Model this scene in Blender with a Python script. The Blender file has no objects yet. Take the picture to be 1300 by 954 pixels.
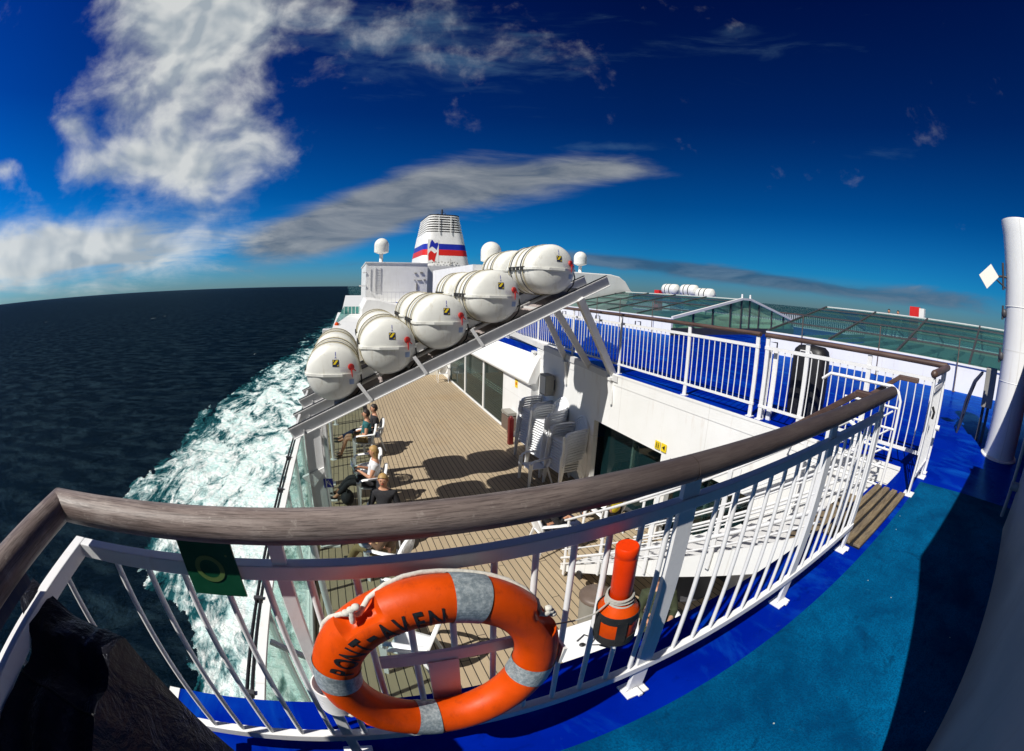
import bpy, bmesh, math, random
from mathutils import Vector, Matrix
random.seed(7)
SC = bpy.context.scene
COL = SC.collection
R = math.radians
V = Vector

# ------------------------------------------------------------------ camera
cd = bpy.data.cameras.new('camera')
cd.type = 'PANO'
cd.panorama_type = 'FISHEYE_EQUISOLID'
cd.fisheye_lens = 551.0 / 1300.0 * 36.0
cd.sensor_width = 36.0
cd.fisheye_fov = R(220)
cd.shift_y = -45.0 / 954.0
cd.clip_start = 0.02
cd.clip_end = 200000.0
cam = bpy.data.objects.new('camera', cd)
COL.objects.link(cam)
SC.camera = cam
Mw = Matrix(((0.9281311651769394, 0.01492885064609151, -0.37195385418850463, 0.0),
             (-0.3709057765174821, 0.12202962295603956, -0.9206180945794898, 0.0),
             (0.031645618547602394, 0.9924141779214933, 0.11879669308169369, 1.6),
             (0, 0, 0, 1)))
cam.matrix_world = Mw

# ------------------------------------------------------------------ mesh helpers
class MB:
    """collects shapes (world coordinates) for ONE mesh"""
    def __init__(s):
        s.v = []; s.f = []; s.sm = []; s.mi = []; s.cur = 0
    def add(s, vs, fs, smooth=False):
        b = len(s.v)
        s.v += [tuple(p) for p in vs]
        for f in fs:
            s.f.append(tuple(b + i for i in f)); s.sm.append(smooth); s.mi.append(s.cur)
        return s
    def box(s, lo, hi):
        x0, y0, z0 = lo; x1, y1, z1 = hi
        vs = [(x0,y0,z0),(x1,y0,z0),(x1,y1,z0),(x0,y1,z0),(x0,y0,z1),(x1,y0,z1),(x1,y1,z1),(x0,y1,z1)]
        return s.add(vs, [(0,3,2,1),(4,5,6,7),(0,1,5,4),(1,2,6,5),(2,3,7,6),(3,0,4,7)])
    def bar(s, a, b, w, h, up=(0,0,1), w2=None, h2=None):
        """rectangular bar from a to b; w across, h along up"""
        a, b, up = V(a), V(b), V(up)
        d = (b - a).normalized()
        sx = d.cross(up)
        if sx.length < 1e-5: sx = d.cross(V((1,0,0)))
        sx.normalize(); su = sx.cross(d).normalized()
        w2 = w if w2 is None else w2; h2 = h if h2 is None else h2
        vs = []
        for p, ww, hh in ((a, w, h), (b, w2, h2)):
            for i, j in ((-1,-1),(1,-1),(1,1),(-1,1)):
                vs.append(p + sx*(i*ww/2) + su*(j*hh/2))
        return s.add(vs, [(0,1,2,3),(7,6,5,4),(0,4,5,1),(1,5,6,2),(2,6,7,3),(3,7,4,0)])
    def tube(s, pts, r, n=10, caps=True, closed=False, flat=1.0, up=(0,0,1)):
        pts = [V(p) for p in pts]; m = len(pts)
        rs = r if isinstance(r, (list, tuple)) else [r]*m
        vs = []; fs = []
        prev = None
        for i, p in enumerate(pts):
            if closed: t = (pts[(i+1) % m] - pts[i-1]).normalized()
            else:
                t0 = (pts[i] - pts[i-1]).normalized() if i > 0 else None
                t1 = (pts[i+1] - pts[i]).normalized() if i < m-1 else None
                t = ((t0 or t1) + (t1 or t0)).normalized()
            if prev is None:
                u = V(up) if abs(t.dot(V(up))) < .95 else V((1,0,0))
                a = t.cross(u).normalized()
            else:
                a = (prev - t*prev.dot(t)).normalized()
            prev = a
            b = a.cross(t).normalized()
            for k in range(n):
                th = 2*math.pi*k/n
                vs.append(p + a*(math.cos(th)*rs[i]) + b*(math.sin(th)*rs[i]*flat))
        M = m if closed else m-1
        for i in range(M):
            j = (i+1) % m
            for k in range(n):
                l = (k+1) % n
                fs.append((i*n+k, i*n+l, j*n+l, j*n+k))
        s.add(vs, fs, True)
        if caps and not closed:
            b0 = len(s.v) - m*n
            s.f.append(tuple(b0+k for k in range(n))[::-1]); s.sm.append(False); s.mi.append(s.cur)
            s.f.append(tuple(b0+(m-1)*n+k for k in range(n))); s.sm.append(False); s.mi.append(s.cur)
        return s
    def lathe(s, o, prof, axis=(0,0,1), n=20, smooth=True, a0=0, a1=2*math.pi):
        """profile [(r, t)] around axis through o"""
        o = V(o); ax = V(axis).normalized()
        u = ax.cross(V((0,0,1)) if abs(ax.z) < .9 else V((1,0,0))).normalized(); w = ax.cross(u)
        full = abs((a1-a0) - 2*math.pi) < 1e-6
        nn = n if full else n+1
        vs = []; fs = []
        for r, t in prof:
            for k in range(nn):
                th = a0 + (a1-a0)*k/n
                vs.append(o + ax*t + u*(math.cos(th)*r) + w*(math.sin(th)*r))
        for i in range(len(prof)-1):
            for k in range(n):
                l = (k+1) % nn
                fs.append((i*nn+k, i*nn+l, (i+1)*nn+l, (i+1)*nn+k))
        return s.add(vs, fs, smooth)
    def prism(s, poly, axis, lo, hi):
        """2-D polygon extruded along axis 'x','y' or 'z' between lo and hi"""
        n = len(poly)
        def p3(a, b, c):
            return {'x': (c, a, b), 'y': (a, c, b), 'z': (a, b, c)}[axis]
        vs = [p3(a, b, lo) for a, b in poly] + [p3(a, b, hi) for a, b in poly]
        fs = [tuple(range(n)), tuple(range(2*n-1, n-1, -1))]
        fs += [(i, n+i, n+(i+1) % n, (i+1) % n) for i in range(n)]
        return s.add(vs, fs)
    def quad(s, a, b, c, d): return s.add([a, b, c, d], [(0,1,2,3)])
    def ball(s, c, r, n=12, m=8, sc=(1,1,1)):
        vs = []; fs = []
        c = V(c)
        for i in range(m+1):
            ph = -math.pi/2 + math.pi*i/m
            for k in range(n):
                th = 2*math.pi*k/n
                vs.append((c.x+r*sc[0]*math.cos(ph)*math.cos(th), c.y+r*sc[1]*math.cos(ph)*math.sin(th), c.z+r*sc[2]*math.sin(ph)))
        for i in range(m):
            for k in range(n):
                l = (k+1) % n
                fs.append((i*n+k, i*n+l, (i+1)*n+l, (i+1)*n+k))
        return s.add(vs, fs, True)
    def build(s, name, m, parent=None, bevel=0, fix=True):
        me = bpy.data.meshes.new(name)
        o0 = V((0,0,0))
        p = parent
        while p is not None:
            o0 = o0 + V(p.location); p = p.parent
        me.from_pydata([tuple(V(v) - o0) for v in s.v], [], s.f)
        for pl, sm, mi in zip(me.polygons, s.sm, s.mi):
            pl.use_smooth = sm; pl.material_index = mi
        for mm in (m if isinstance(m, (list, tuple)) else [m]): me.materials.append(mm)
        if fix:
            bm = bmesh.new(); bm.from_mesh(me)
            bmesh.ops.remove_doubles(bm, verts=bm.verts, dist=1e-5)
            bmesh.ops.recalc_face_normals(bm, faces=bm.faces)
            for e in bm.edges:
                if len(e.link_faces) == 2 and e.calc_face_angle(0) > 0.9: e.smooth = False
            bm.to_mesh(me); bm.free()
        ob = bpy.data.objects.new(name, me)
        COL.objects.link(ob)
        if parent is not None: ob.parent = parent
        if bevel:
            md = ob.modifiers.new('bevel', 'BEVEL'); md.width = bevel; md.segments = 2; md.limit_method = 'ANGLE'
        return ob

def thing(name, label, cat, loc, group=None):
    o = bpy.data.objects.new(name, None); COL.objects.link(o)
    o.empty_display_size = .1
    o.location = loc; o['label'] = label; o['category'] = cat
    if group: o['group'] = group
    return o
def tag(o, label, cat, group=None):
    o['label'] = label; o['category'] = cat
    if group: o['group'] = group
    return o
def struct(o, kind='structure'):
    o['kind'] = kind; return o
def copy_tree(o, parent=None):
    c = o.copy(); COL.objects.link(c)
    if parent is not None: c.parent = parent
    for ch in o.children: copy_tree(ch, c)
    return c

# ------------------------------------------------------------------ materials
def newmat(name):
    m = bpy.data.materials.new(name); m.use_nodes = True
    nt = m.node_tree; nt.nodes.clear()
    return m, nt
class NG:
    def __init__(s, nt): s.nt = nt
    def n(s, typ, **kw):
        nd = s.nt.nodes.new(typ)
        for k, v in kw.items():
            if k.startswith('i_'): nd.inputs[k[2:].replace('_', ' ')].default_value = v
            else: setattr(nd, k, v)
        return nd
    def l(s, a, b): s.nt.links.new(a, b)
    def val(s, x, inp):
        if isinstance(x, (int, float)): inp.default_value = x
        elif isinstance(x, (tuple, list)): inp.default_value = x
        else: s.l(x, inp)
    def math(s, op, a, b=0.0, c=None, clamp=False):
        nd = s.nt.nodes.new('ShaderNodeMath'); nd.operation = op; nd.use_clamp = clamp
        s.val(a, nd.inputs[0]); s.val(b, nd.inputs[1])
        if c is not None: s.val(c, nd.inputs[2])
        return nd.outputs[0]
    def mix(s, f, a, b, mode='MIX'):
        nd = s.nt.nodes.new('ShaderNodeMix'); nd.data_type = 'RGBA'; nd.blend_type = mode
        s.val(f, nd.inputs[0])
        for x, i in ((a, 6), (b, 7)):
            if isinstance(x, (tuple, list)) and len(x) == 3: x = (*x, 1)
            s.val(x, nd.inputs[i])
        return nd.outputs[2]
    def noise(s, vec, scale, detail=3, rough=.55, dist=0.0):
        nd = s.nt.nodes.new('ShaderNodeTexNoise')
        nd.inputs['Scale'].default_value = scale; nd.inputs['Detail'].default_value = detail
        nd.inputs['Roughness'].default_value = rough; nd.inputs['Distortion'].default_value = dist
        s.l(vec, nd.inputs['Vector']); return nd.outputs['Fac']
    def mapr(s, x, a, b, c=0.0, d=1.0, smooth=False):
        nd = s.nt.nodes.new('ShaderNodeMapRange')
        if smooth: nd.interpolation_type = 'SMOOTHSTEP'
        s.val(x, nd.inputs['Value'])
        for k, v in zip(('From Min', 'From Max', 'To Min', 'To Max'), (a, b, c, d)): s.val(v, nd.inputs[k])
        return nd.outputs[0]
    def scalev(s, vec, sc):
        nd = s.nt.nodes.new('ShaderNodeVectorMath'); nd.operation = 'MULTIPLY'
        s.l(vec, nd.inputs[0]); nd.inputs[1].default_value = sc
        return nd.outputs[0]
    def geo(s):
        return s.nt.nodes.new('ShaderNodeNewGeometry').outputs['Position']
    def bsdf(s, **kw):
        nd = s.nt.nodes.new('ShaderNodeBsdfPrincipled')
        for k, v in kw.items(): s.val(v, nd.inputs[k.replace('_', ' ')])
        return nd
    def out(s, sh):
        o = s.nt.nodes.new('ShaderNodeOutputMaterial'); s.l(sh, o.inputs['Surface']); return o
    def bump(s, h, strength=.3, dist=.01):
        nd = s.nt.nodes.new('ShaderNodeBump'); nd.inputs['Strength'].default_value = strength
        nd.inputs['Distance'].default_value = dist; s.l(h, nd.inputs['Height']); return nd.outputs[0]

def dgloss(g, col, rough, k, tint=(.6,.8,1), normal=None):
    df = g.n('ShaderNodeBsdfDiffuse'); g.val((*col,1) if isinstance(col, tuple) else col, df.inputs[0])
    gl = g.n('ShaderNodeBsdfGlossy'); gl.inputs[0].default_value = (*tint, 1); g.val(rough, gl.inputs['Roughness'])
    fr = g.n('ShaderNodeFresnel'); fr.inputs['IOR'].default_value = 1.4
    if normal is not None:
        g.l(normal, df.inputs['Normal']); g.l(normal, gl.inputs['Normal']); g.l(normal, fr.inputs['Normal'])
    ms = g.n('ShaderNodeMixShader'); g.l(g.math('MULTIPLY', fr.outputs[0], k, clamp=True), ms.inputs[0])
    g.l(df.outputs[0], ms.inputs[1]); g.l(gl.outputs[0], ms.inputs[2]); return ms.outputs[0]
def paint(name, col, rough=.4, var=.12, vscale=3.0, dirt=None, dirtamt=.3, bumpn=.0, spec=.5, bscale=60, objco=False):
    """painted / moulded surface with slight colour and gloss variation, small stains"""
    m, nt = newmat(name); g = NG(nt)
    p = g.n('ShaderNodeTexCoord').outputs['Object'] if objco else g.geo()
    if objco:
        oi = g.n('ShaderNodeObjectInfo'); va = g.n('ShaderNodeVectorMath'); va.operation = 'ADD'; mu = g.math('MULTIPLY', oi.outputs['Random'], 37.0)
        cb = g.n('ShaderNodeCombineXYZ'); g.l(mu, cb.inputs[0]); g.l(mu, cb.inputs[1]); g.l(p, va.inputs[0]); g.l(cb.outputs[0], va.inputs[1]); p = va.outputs[0]
    n1 = g.noise(p, vscale, 5, .6)
    f = g.mapr(n1, .3, .7, 1-var, 1+var*.4)
    c = g.mix(1.0, (*col, 1), (1,1,1,1), 'MULTIPLY')
    mul = g.nt.nodes.new('ShaderNodeVectorMath'); mul.operation = 'SCALE'
    g.l(c, mul.inputs[0]); g.l(f, mul.inputs['Scale'])
    cc = mul.outputs[0]
    if dirt:
        n2 = g.noise(g.scalev(p, (1, 1, .25)), vscale*2.3, 6, .7, .4)
        cc = g.mix(g.mapr(n2, .55, .75, 0, dirtamt), cc, dirt)
    b = g.bsdf(Base_Color=cc, Roughness=g.mapr(n1, .3, .7, rough*.8, rough*1.25), Specular_IOR_Level=spec)
    if bumpn:
        g.l(g.bump(g.noise(p, bscale, 3), bumpn, .004), b.inputs['Normal'])
    g.out(b.outputs[0])
    return m

M = {}
M['white'] = paint('white_paint', (.80,.80,.78), .38, .05, 1.4, (.55,.47,.36), .22)
def plating():
    m, nt = newmat('white_ship_plating'); g = NG(nt); p = g.geo()
    sep = g.n('ShaderNodeSeparateXYZ'); g.l(p, sep.inputs[0])
    def seam(o, step, off):
        f = g.math('FRACT', g.math('DIVIDE', g.math('ADD', o, 100+off), step))
        return g.math('LESS_THAN', g.math('ABSOLUTE', g.math('SUBTRACT', f, .5)), .008/step)
    sm = g.math('MAXIMUM', seam(sep.outputs[1], 2.35, .3), g.math('MAXIMUM', seam(sep.outputs[0], 2.6, .2), seam(sep.outputs[2], 2.9, 1.55)))
    n1 = g.noise(p, 1.2, 5, .6); n2 = g.noise(g.scalev(p, (1,1,.12)), 6, 7, .72, .3); n3 = g.noise(p, 30, 4, .7); big = g.noise(p, .9, 1)
    c = g.mix(g.mapr(n1, .3, .7), (.76,.76,.74), (.82,.82,.81))
    c = g.mix(g.mapr(n2, .56, .76, 0, .35), c, (.46,.34,.22))
    c = g.mix(g.mapr(n3, .66, .76, 0, .3), c, (.40,.33,.28))
    c = g.mix(g.math('MULTIPLY', sm, .35), c, (.5,.48,.44))
    b = g.bsdf(Base_Color=c, Roughness=g.mapr(n1, .3, .7, .3, .48), Specular_IOR_Level=.45)
    h = g.math('ADD', g.math('MULTIPLY', sm, .25), g.math('MULTIPLY', big, 3.0))
    g.l(g.bump(h, .35, .02), b.inputs['Normal']); g.out(b.outputs[0]); return m
M['white'] = plating()
M['white2'] = paint('white_steel_paint', (.76,.76,.75), .4, .06, 4, (.45,.33,.22), .3)
M['railwhite'] = paint('rail_white_paint', (.78,.78,.78), .32, .05, 9, (.5,.38,.25), .25, .12)
M['offwhite'] = paint('off_white_fibreglass', (.76,.76,.71), .34, .08, 3, (.42,.36,.24), .6, .05, objco=True)
M['cream'] = paint('cream_panel', (.72,.70,.62), .5, .06, 3)
M['greysteel'] = paint('grey_white_steel', (.62,.62,.62), .45, .08, 2, (.4,.33,.28), .3)
M['plastic'] = paint('white_plastic', (.80,.81,.82), .35, .04, 6, objco=True)
M['black'] = paint('black_rubber', (.012,.012,.014), .5, .2, 20)
M['darkgrey'] = paint('dark_grey', (.05,.05,.055), .5, .2, 8)
M['greybox'] = paint('grey_box', (.26,.25,.22), .5, .1, 5)
M['brownbox'] = paint('brown_metal', (.13,.095,.075), .45, .15, 6)
M['darkred'] = paint('dark_red_paint', (.12,.006,.006), .45, .12, 5)
M['red'] = paint('red_paint', (.62,.02,.015), .4, .1, 6)
M['shadegrey'] = paint('shade_toned_wall_paint', (.20,.25,.30), .5, .15, 2, (.10,.08,.07), .3)  # base colour darkened to blue-grey so the wall carries its shade
M['rackplate'] = paint('grey_brown_plate', (.33,.28,.27), .6, .12, 3)
M['redcap'] = paint('red_cap', (.42,.02,.015), .45, .1, 30)
M['blue'] = paint('blue_logo', (.015,.03,.36), .35, .08, 1)
M['orange'] = paint('orange_plastic', (.60,.062,.0015), .42, .18, 14, (.25,.03,.006), .55, .12, spec=.22)
M['orangered'] = paint('orange_red_plastic', (.74,.042,.002), .38, .14, 14, (.35,.03,.01), .4, .1, spec=.25)
M['yellow'] = paint('yellow_sign', (.82,.60,.02), .4, .04, 10)
M['rope'] = paint('white_rope', (.62,.60,.54), .8, .2, 120, None, 0, .6)
M['cord'] = paint('grey_cord', (.34,.33,.30), .8, .2, 150, None, 0, .5)
M['strapcream'] = paint('cream_strap', (.52,.46,.30), .7, .2, 30, (.2,.14,.06), .4, objco=True)
M['strapblack'] = paint('black_strap', (.015,.015,.015), .7, .2, 30)
M['steel'] = paint('steel', (.45,.46,.48), .3, .1, 10)
M['skin'] = paint('skin', (.50,.25,.15), .5, .1, 12, objco=True)
M['hairdark'] = paint('dark_hair', (.02,.013,.01), .6, .3, 60, objco=True)
M['hairblond'] = paint('blond_hair', (.42,.26,.09), .55, .3, 60, objco=True)
M['clothblack'] = paint('black_cloth', (.018,.018,.022), .85, .3, 25, objco=True)
M['clothteal'] = paint('teal_cloth', (.02,.12,.13), .85, .2, 25, objco=True)
M['clothkhaki'] = paint('khaki_cloth', (.28,.20,.09), .85, .2, 25, objco=True)
M['clothwhite'] = paint('white_cloth', (.70,.71,.74), .85, .1, 25, objco=True)
M['clothnavy'] = paint('navy_cloth', (.012,.02,.06), .85, .2, 25, objco=True)
M['clothbrown'] = paint('brown_cloth', (.10,.055,.03), .85, .2, 25, objco=True)
M['clothyellow'] = paint('yellow_cloth', (.75,.60,.02), .8, .1, 25, objco=True)
M['clothgreen'] = paint('dark_green_cloth', (.035,.045,.02), .85, .3, 25, objco=True)
M['bulkblue'] = paint('teal_blue_panel', (.02,.16,.30), .4, .1, 1)

def wood(name, sc):
    m, nt = newmat(name); g = NG(nt)
    p = g.geo()
    n1 = g.noise(g.scalev(p, sc), 9, 8, .65, .4)
    n2 = g.noise(p, 7, 4, .6)
    n3 = g.noise(g.scalev(p, tuple(a*1.0 for a in sc)), 60, 4, .7)
    c = g.mix(g.mapr(n1, .35, .65), (.12,.085,.075), (.30,.245,.22))
    c = g.mix(g.mapr(n2, .52, .72, 0, .55), c, (.42,.37,.34))
    c = g.mix(g.mapr(n3, .52, .66, 0, .5), c, (.07,.045,.04))
    n4 = g.noise(g.scalev(p, tuple(a*1.6 if a == 1 else a*.5 for a in sc)), 150, 5, .75)
    c = g.mix(g.mapr(n4, .48, .60, 0, .65), c, (.035,.024,.022))
    n5 = g.noise(p, 38, 5, .7)
    c = g.mix(g.mapr(n5, .60, .70, 0, .45), c, (.42,.37,.33))
    sepw = g.n('ShaderNodeSeparateXYZ'); g.l(p, sepw.inputs[0])
    dark_right = g.mapr(g.math('ADD', sepw.outputs[0], g.math('MULTIPLY', n2, .5)), .0, 1.0, 0, .90)  # wood tone mixed darker with increasing x
    c = g.mix(dark_right, c, g.mix(n1, (.020,.014,.014), (.055,.042,.040)))
    b = g.bsdf(Base_Color=c, Roughness=g.mapr(n2, .3, .7, .42, .62), Specular_IOR_Level=.4)
    g.l(g.bump(n3, .45, .004), b.inputs['Normal'])
    g.out(b.outputs[0]); return m
M['woodx'] = wood('weathered_varnished_wood', (.12, 1, 1))
M['woody'] = wood('weathered_varnished_wood_aft', (1, .12, 1))
def wooddark(name, sc):
    m, nt = newmat(name); g = NG(nt); p = g.geo()
    n1 = g.noise(g.scalev(p, sc), 12, 6, .6)
    c = g.mix(g.mapr(n1, .35, .65), (.055,.03,.024), (.12,.075,.06))
    b = g.bsdf(Base_Color=c, Roughness=.45); g.out(b.outputs[0]); return m
M['woodyd'] = wooddark('dark_wood_rail', (1, .15, 1))
M['wooddk'] = wooddark('dark_wood_rail_short', (.15, 1, 1))

def brownwood():
    m, nt = newmat('grating_wood'); g = NG(nt); p = g.geo()
    n1 = g.noise(g.scalev(p, (.15,1,1)), 30, 6, .7); n2 = g.noise(p, 5, 4)
    c = g.mix(g.mapr(n1, .35, .65), (.10,.07,.04), (.25,.19,.11)); c = g.mix(g.mapr(n2, .5, .7, 0, .4), c, (.10,.09,.08))
    b = g.bsdf(Base_Color=c, Roughness=.7); g.out(b.outputs[0]); return m
M['brownwood'] = brownwood()
def planks():
    m, nt = newmat('teak_planking'); g = NG(nt)
    p = g.geo()
    sep = g.n('ShaderNodeSeparateXYZ'); g.l(p, sep.inputs[0])
    W = .118
    u = g.math('DIVIDE', g.math('ADD', sep.outputs[0], 20.0), W)
    idx = g.math('FLOOR', u); fr = g.math('FRACT', u)
    wn = g.n('ShaderNodeTexWhiteNoise', noise_dimensions='1D'); g.l(idx, wn.inputs['W'])
    seam = g.math('LESS_THAN', g.math('ABSOLUTE', g.math('SUBTRACT', fr, .5)), .445)   # 1 inside the plank
    v = g.math('ADD', g.math('DIVIDE', sep.outputs[1], 2.6), g.math('MULTIPLY', wn.outputs['Value'], 7.0))
    fv = g.math('FRACT', v)
    butt = g.math('GREATER_THAN', fv, .004)
    wn2 = g.n('ShaderNodeTexWhiteNoise', noise_dimensions='2D')
    cmb = g.n('ShaderNodeCombineXYZ'); g.l(idx, cmb.inputs[0]); g.l(g.math('FLOOR', v), cmb.inputs[1])
    g.l(cmb.outputs[0], wn2.inputs['Vector'])
    grain = g.noise(g.scalev(p, (30, 1.2, 1)), 2.2, 6, .65, .3)
    c = g.mix(grain, (.29,.225,.145), (.47,.375,.25))
    c = g.mix(g.mapr(wn2.outputs['Value'], 0, 1, 0, .45), c, (.30,.235,.16))
    big = g.noise(p, .5, 5, .6)
    c = g.mix(g.mapr(big, .55, .75, 0, .55), c, (.33,.22,.11))
    sp = g.noise(p, 2.2, 6, .75)
    c = g.mix(g.mapr(sp, .62, .74, 0, .5), c, (.20,.16,.12))
    mask = g.math('MULTIPLY', seam, butt)
    c = g.mix(mask, (.035,.03,.026), c)
    b = g.bsdf(Base_Color=c, Roughness=.75, Specular_IOR_Level=.25)
    g.l(g.bump(mask, .5, .004), b.inputs['Normal'])
    g.out(b.outputs[0]); return m
M['planks'] = planks()

def bluepaint():
    m, nt = newmat('glossy_blue_deck_paint'); g = NG(nt); p = g.geo()
    n1 = g.noise(p, 1.1, 6, .6, .6); n2 = g.noise(p, 9, 5, .6); n3 = g.noise(g.scalev(p,(1,.35,1)), 2.2, 6, .65, .8)
    c = g.mix(g.mapr(n1, .3, .7), (.0,.007,.20), (.0,.015,.31))
    c = g.mix(g.mapr(n3, .52, .70, 0, .6), c, (.004,.09,.46))  # bright blue patches: sky gleams put into the paint colour
    c = g.mix(g.mapr(n2, .62, .75, 0, .35), c, (.001,.008,.18))
    sc1 = g.noise(g.scalev(p, (.4,1,1)), 26, 8, .78, 1.2); sc2 = g.noise(p, 4, 7, .7, 1.5)
    c = g.mix(g.mapr(sc1, .63, .70, 0, .4), c, (.03,.08,.36))
    c = g.mix(g.mapr(sc2, .60, .70, 0, .45), c, (.0,.004,.10))
    g.out(dgloss(g, c, g.mapr(n1, .35, .65, .16, .36), .45, (.10,.45,1.0), g.bump(n2, .12, .01))); return m
M['bluepaint'] = bluepaint()
def carpet():
    m, nt = newmat('teal_deck_covering'); g = NG(nt); p = g.geo()
    n1 = g.noise(p, 1.6, 6, .6, .5); n2 = g.noise(p, 95, 3, .75); n3 = g.noise(p, 40, 4, .7); n4 = g.noise(p, 6, 6, .7)
    c = g.mix(g.mapr(n1, .35, .65), (.0,.040,.115), (.0005,.115,.27))
    c = g.mix(g.mapr(n4, .5, .72, 0, .6), c, (.001,.025,.09))
    c = g.mix(g.mapr(n2, .42, .62, 0, .7), c, (.001,.035,.10))
    vo = g.n('ShaderNodeTexVoronoi'); vo.inputs['Scale'].default_value = 4.5; g.l(p, vo.inputs['Vector'])
    spot = g.math('LESS_THAN', vo.outputs['Distance'], .022)
    sc1 = g.noise(g.scalev(p, (1,.25,1)), 14, 8, .75, 1.5)
    c = g.mix(g.mapr(sc1, .62, .72, 0, .35), c, (.03,.16,.26))
    st = g.noise(p, 2.6, 8, .7, 2.0)
    c = g.mix(g.mapr(st, .58, .66, 0, .5), c, (.001,.018,.055))
    c = g.mix(spot, c, (.35,.42,.40))
    g.out(dgloss(g, c, .7, .06, (.3,.7,1.0), g.bump(g.math('ADD', n2, n3), .8, .004))); return m
M['carpet'] = carpet()

def glass(name, col, refl=.12, rough=.03, solid=None, alpha=1.0, fk=1.0):
    m, nt = newmat(name); g = NG(nt)
    tr = g.n('ShaderNodeBsdfTransparent'); tr.inputs[0].default_value = (*col, 1)
    gl = g.n('ShaderNodeBsdfGlossy'); gl.inputs['Roughness'].default_value = rough
    gl.inputs[0].default_value = (.9,.95,.95,1)
    fr = g.n('ShaderNodeFresnel'); fr.inputs['IOR'].default_value = 1.5
    f = g.math('ADD', g.math('MULTIPLY', fr.outputs[0], fk), refl, clamp=True)
    base = tr.outputs[0]
    if solid:
        df = g.n('ShaderNodeBsdfDiffuse'); df.inputs[0].default_value = (*solid, 1)
        ms = g.n('ShaderNodeMixShader'); ms.inputs[0].default_value = alpha
        g.l(tr.outputs[0], ms.inputs[1]); g.l(df.outputs[0], ms.inputs[2]); base = ms.outputs[0]
    ms2 = g.n('ShaderNodeMixShader'); g.l(f, ms2.inputs[0]); g.l(base, ms2.inputs[1]); g.l(gl.outputs[0], ms2.inputs[2])
    g.out(ms2.outputs[0]); return m
M['glassgreen'] = glass('green_tinted_glass', (.88,.98,.95), .008, .02, (.40,.70,.60), .085, .4)
M['glassroof'] = glass('dark_green_roof_glass', (.34,.60,.55), .015, .05, (.05,.14,.13), .42, .28)
M['glassgable'] = glass('pale_green_gable_glass', (.70,.95,.78), .0, .03, (.45,.68,.48), .35, .3)
M['glassdoor'] = glass('dark_door_glass', (.16,.26,.26), .03, .03, (.008,.03,.035), .55, .6)
M['glassscreen'] = glass('teal_screen_glass', (.35,.75,.70), .03, .05, (.06,.30,.28), .6)

def tarp():
    m, nt = newmat('black_pvc_cover'); g = NG(nt); p = g.geo()
    n1 = g.noise(p, 7, 5, .6, 1.0); n2 = g.noise(p, 40, 4, .6)
    vo = g.n('ShaderNodeTexVoronoi'); vo.inputs['Scale'].default_value = 26; g.l(p, vo.inputs['Vector'])
    spot = g.math('LESS_THAN', vo.outputs['Distance'], .10)
    spot = g.math('MULTIPLY', spot, g.math('GREATER_THAN', g.noise(p, 5, 2), .56))
    c = g.mix(spot, (.008,.008,.012), (.5,.52,.5))
    g.out(dgloss(g, g.mix(.4, c, (.016,.016,.024)), .36, .75, (.85,.9,1), g.bump(g.math('ADD', n1, g.math('MULTIPLY', n2, .2)), .6, .04))); return m
M['tarp'] = tarp()
def silver():
    m, nt = newmat('silver_reflective_tape'); g = NG(nt); p = g.geo()
    n1 = g.noise(p, 90, 4, .7)
    c = g.mix(g.mapr(n1, .4, .7), (.22,.27,.30), (.52,.58,.60))
    wv = g.n('ShaderNodeTexBrick'); wv.inputs['Scale'].default_value = 220; g.l(p, wv.inputs['Vector'])
    c = g.mix(g.mapr(wv.outputs['Fac'], 0, 1, 0, .35), c, (.10,.13,.15))
    n4 = g.noise(p, 26, 5, .7); c = g.mix(g.mapr(n4, .5, .66, 0, .5), c, (.12,.14,.15))
    b = g.bsdf(Base_Color=c, Roughness=.45, Metallic=.25); g.out(b.outputs[0]); return m
M['silver'] = silver()

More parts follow.
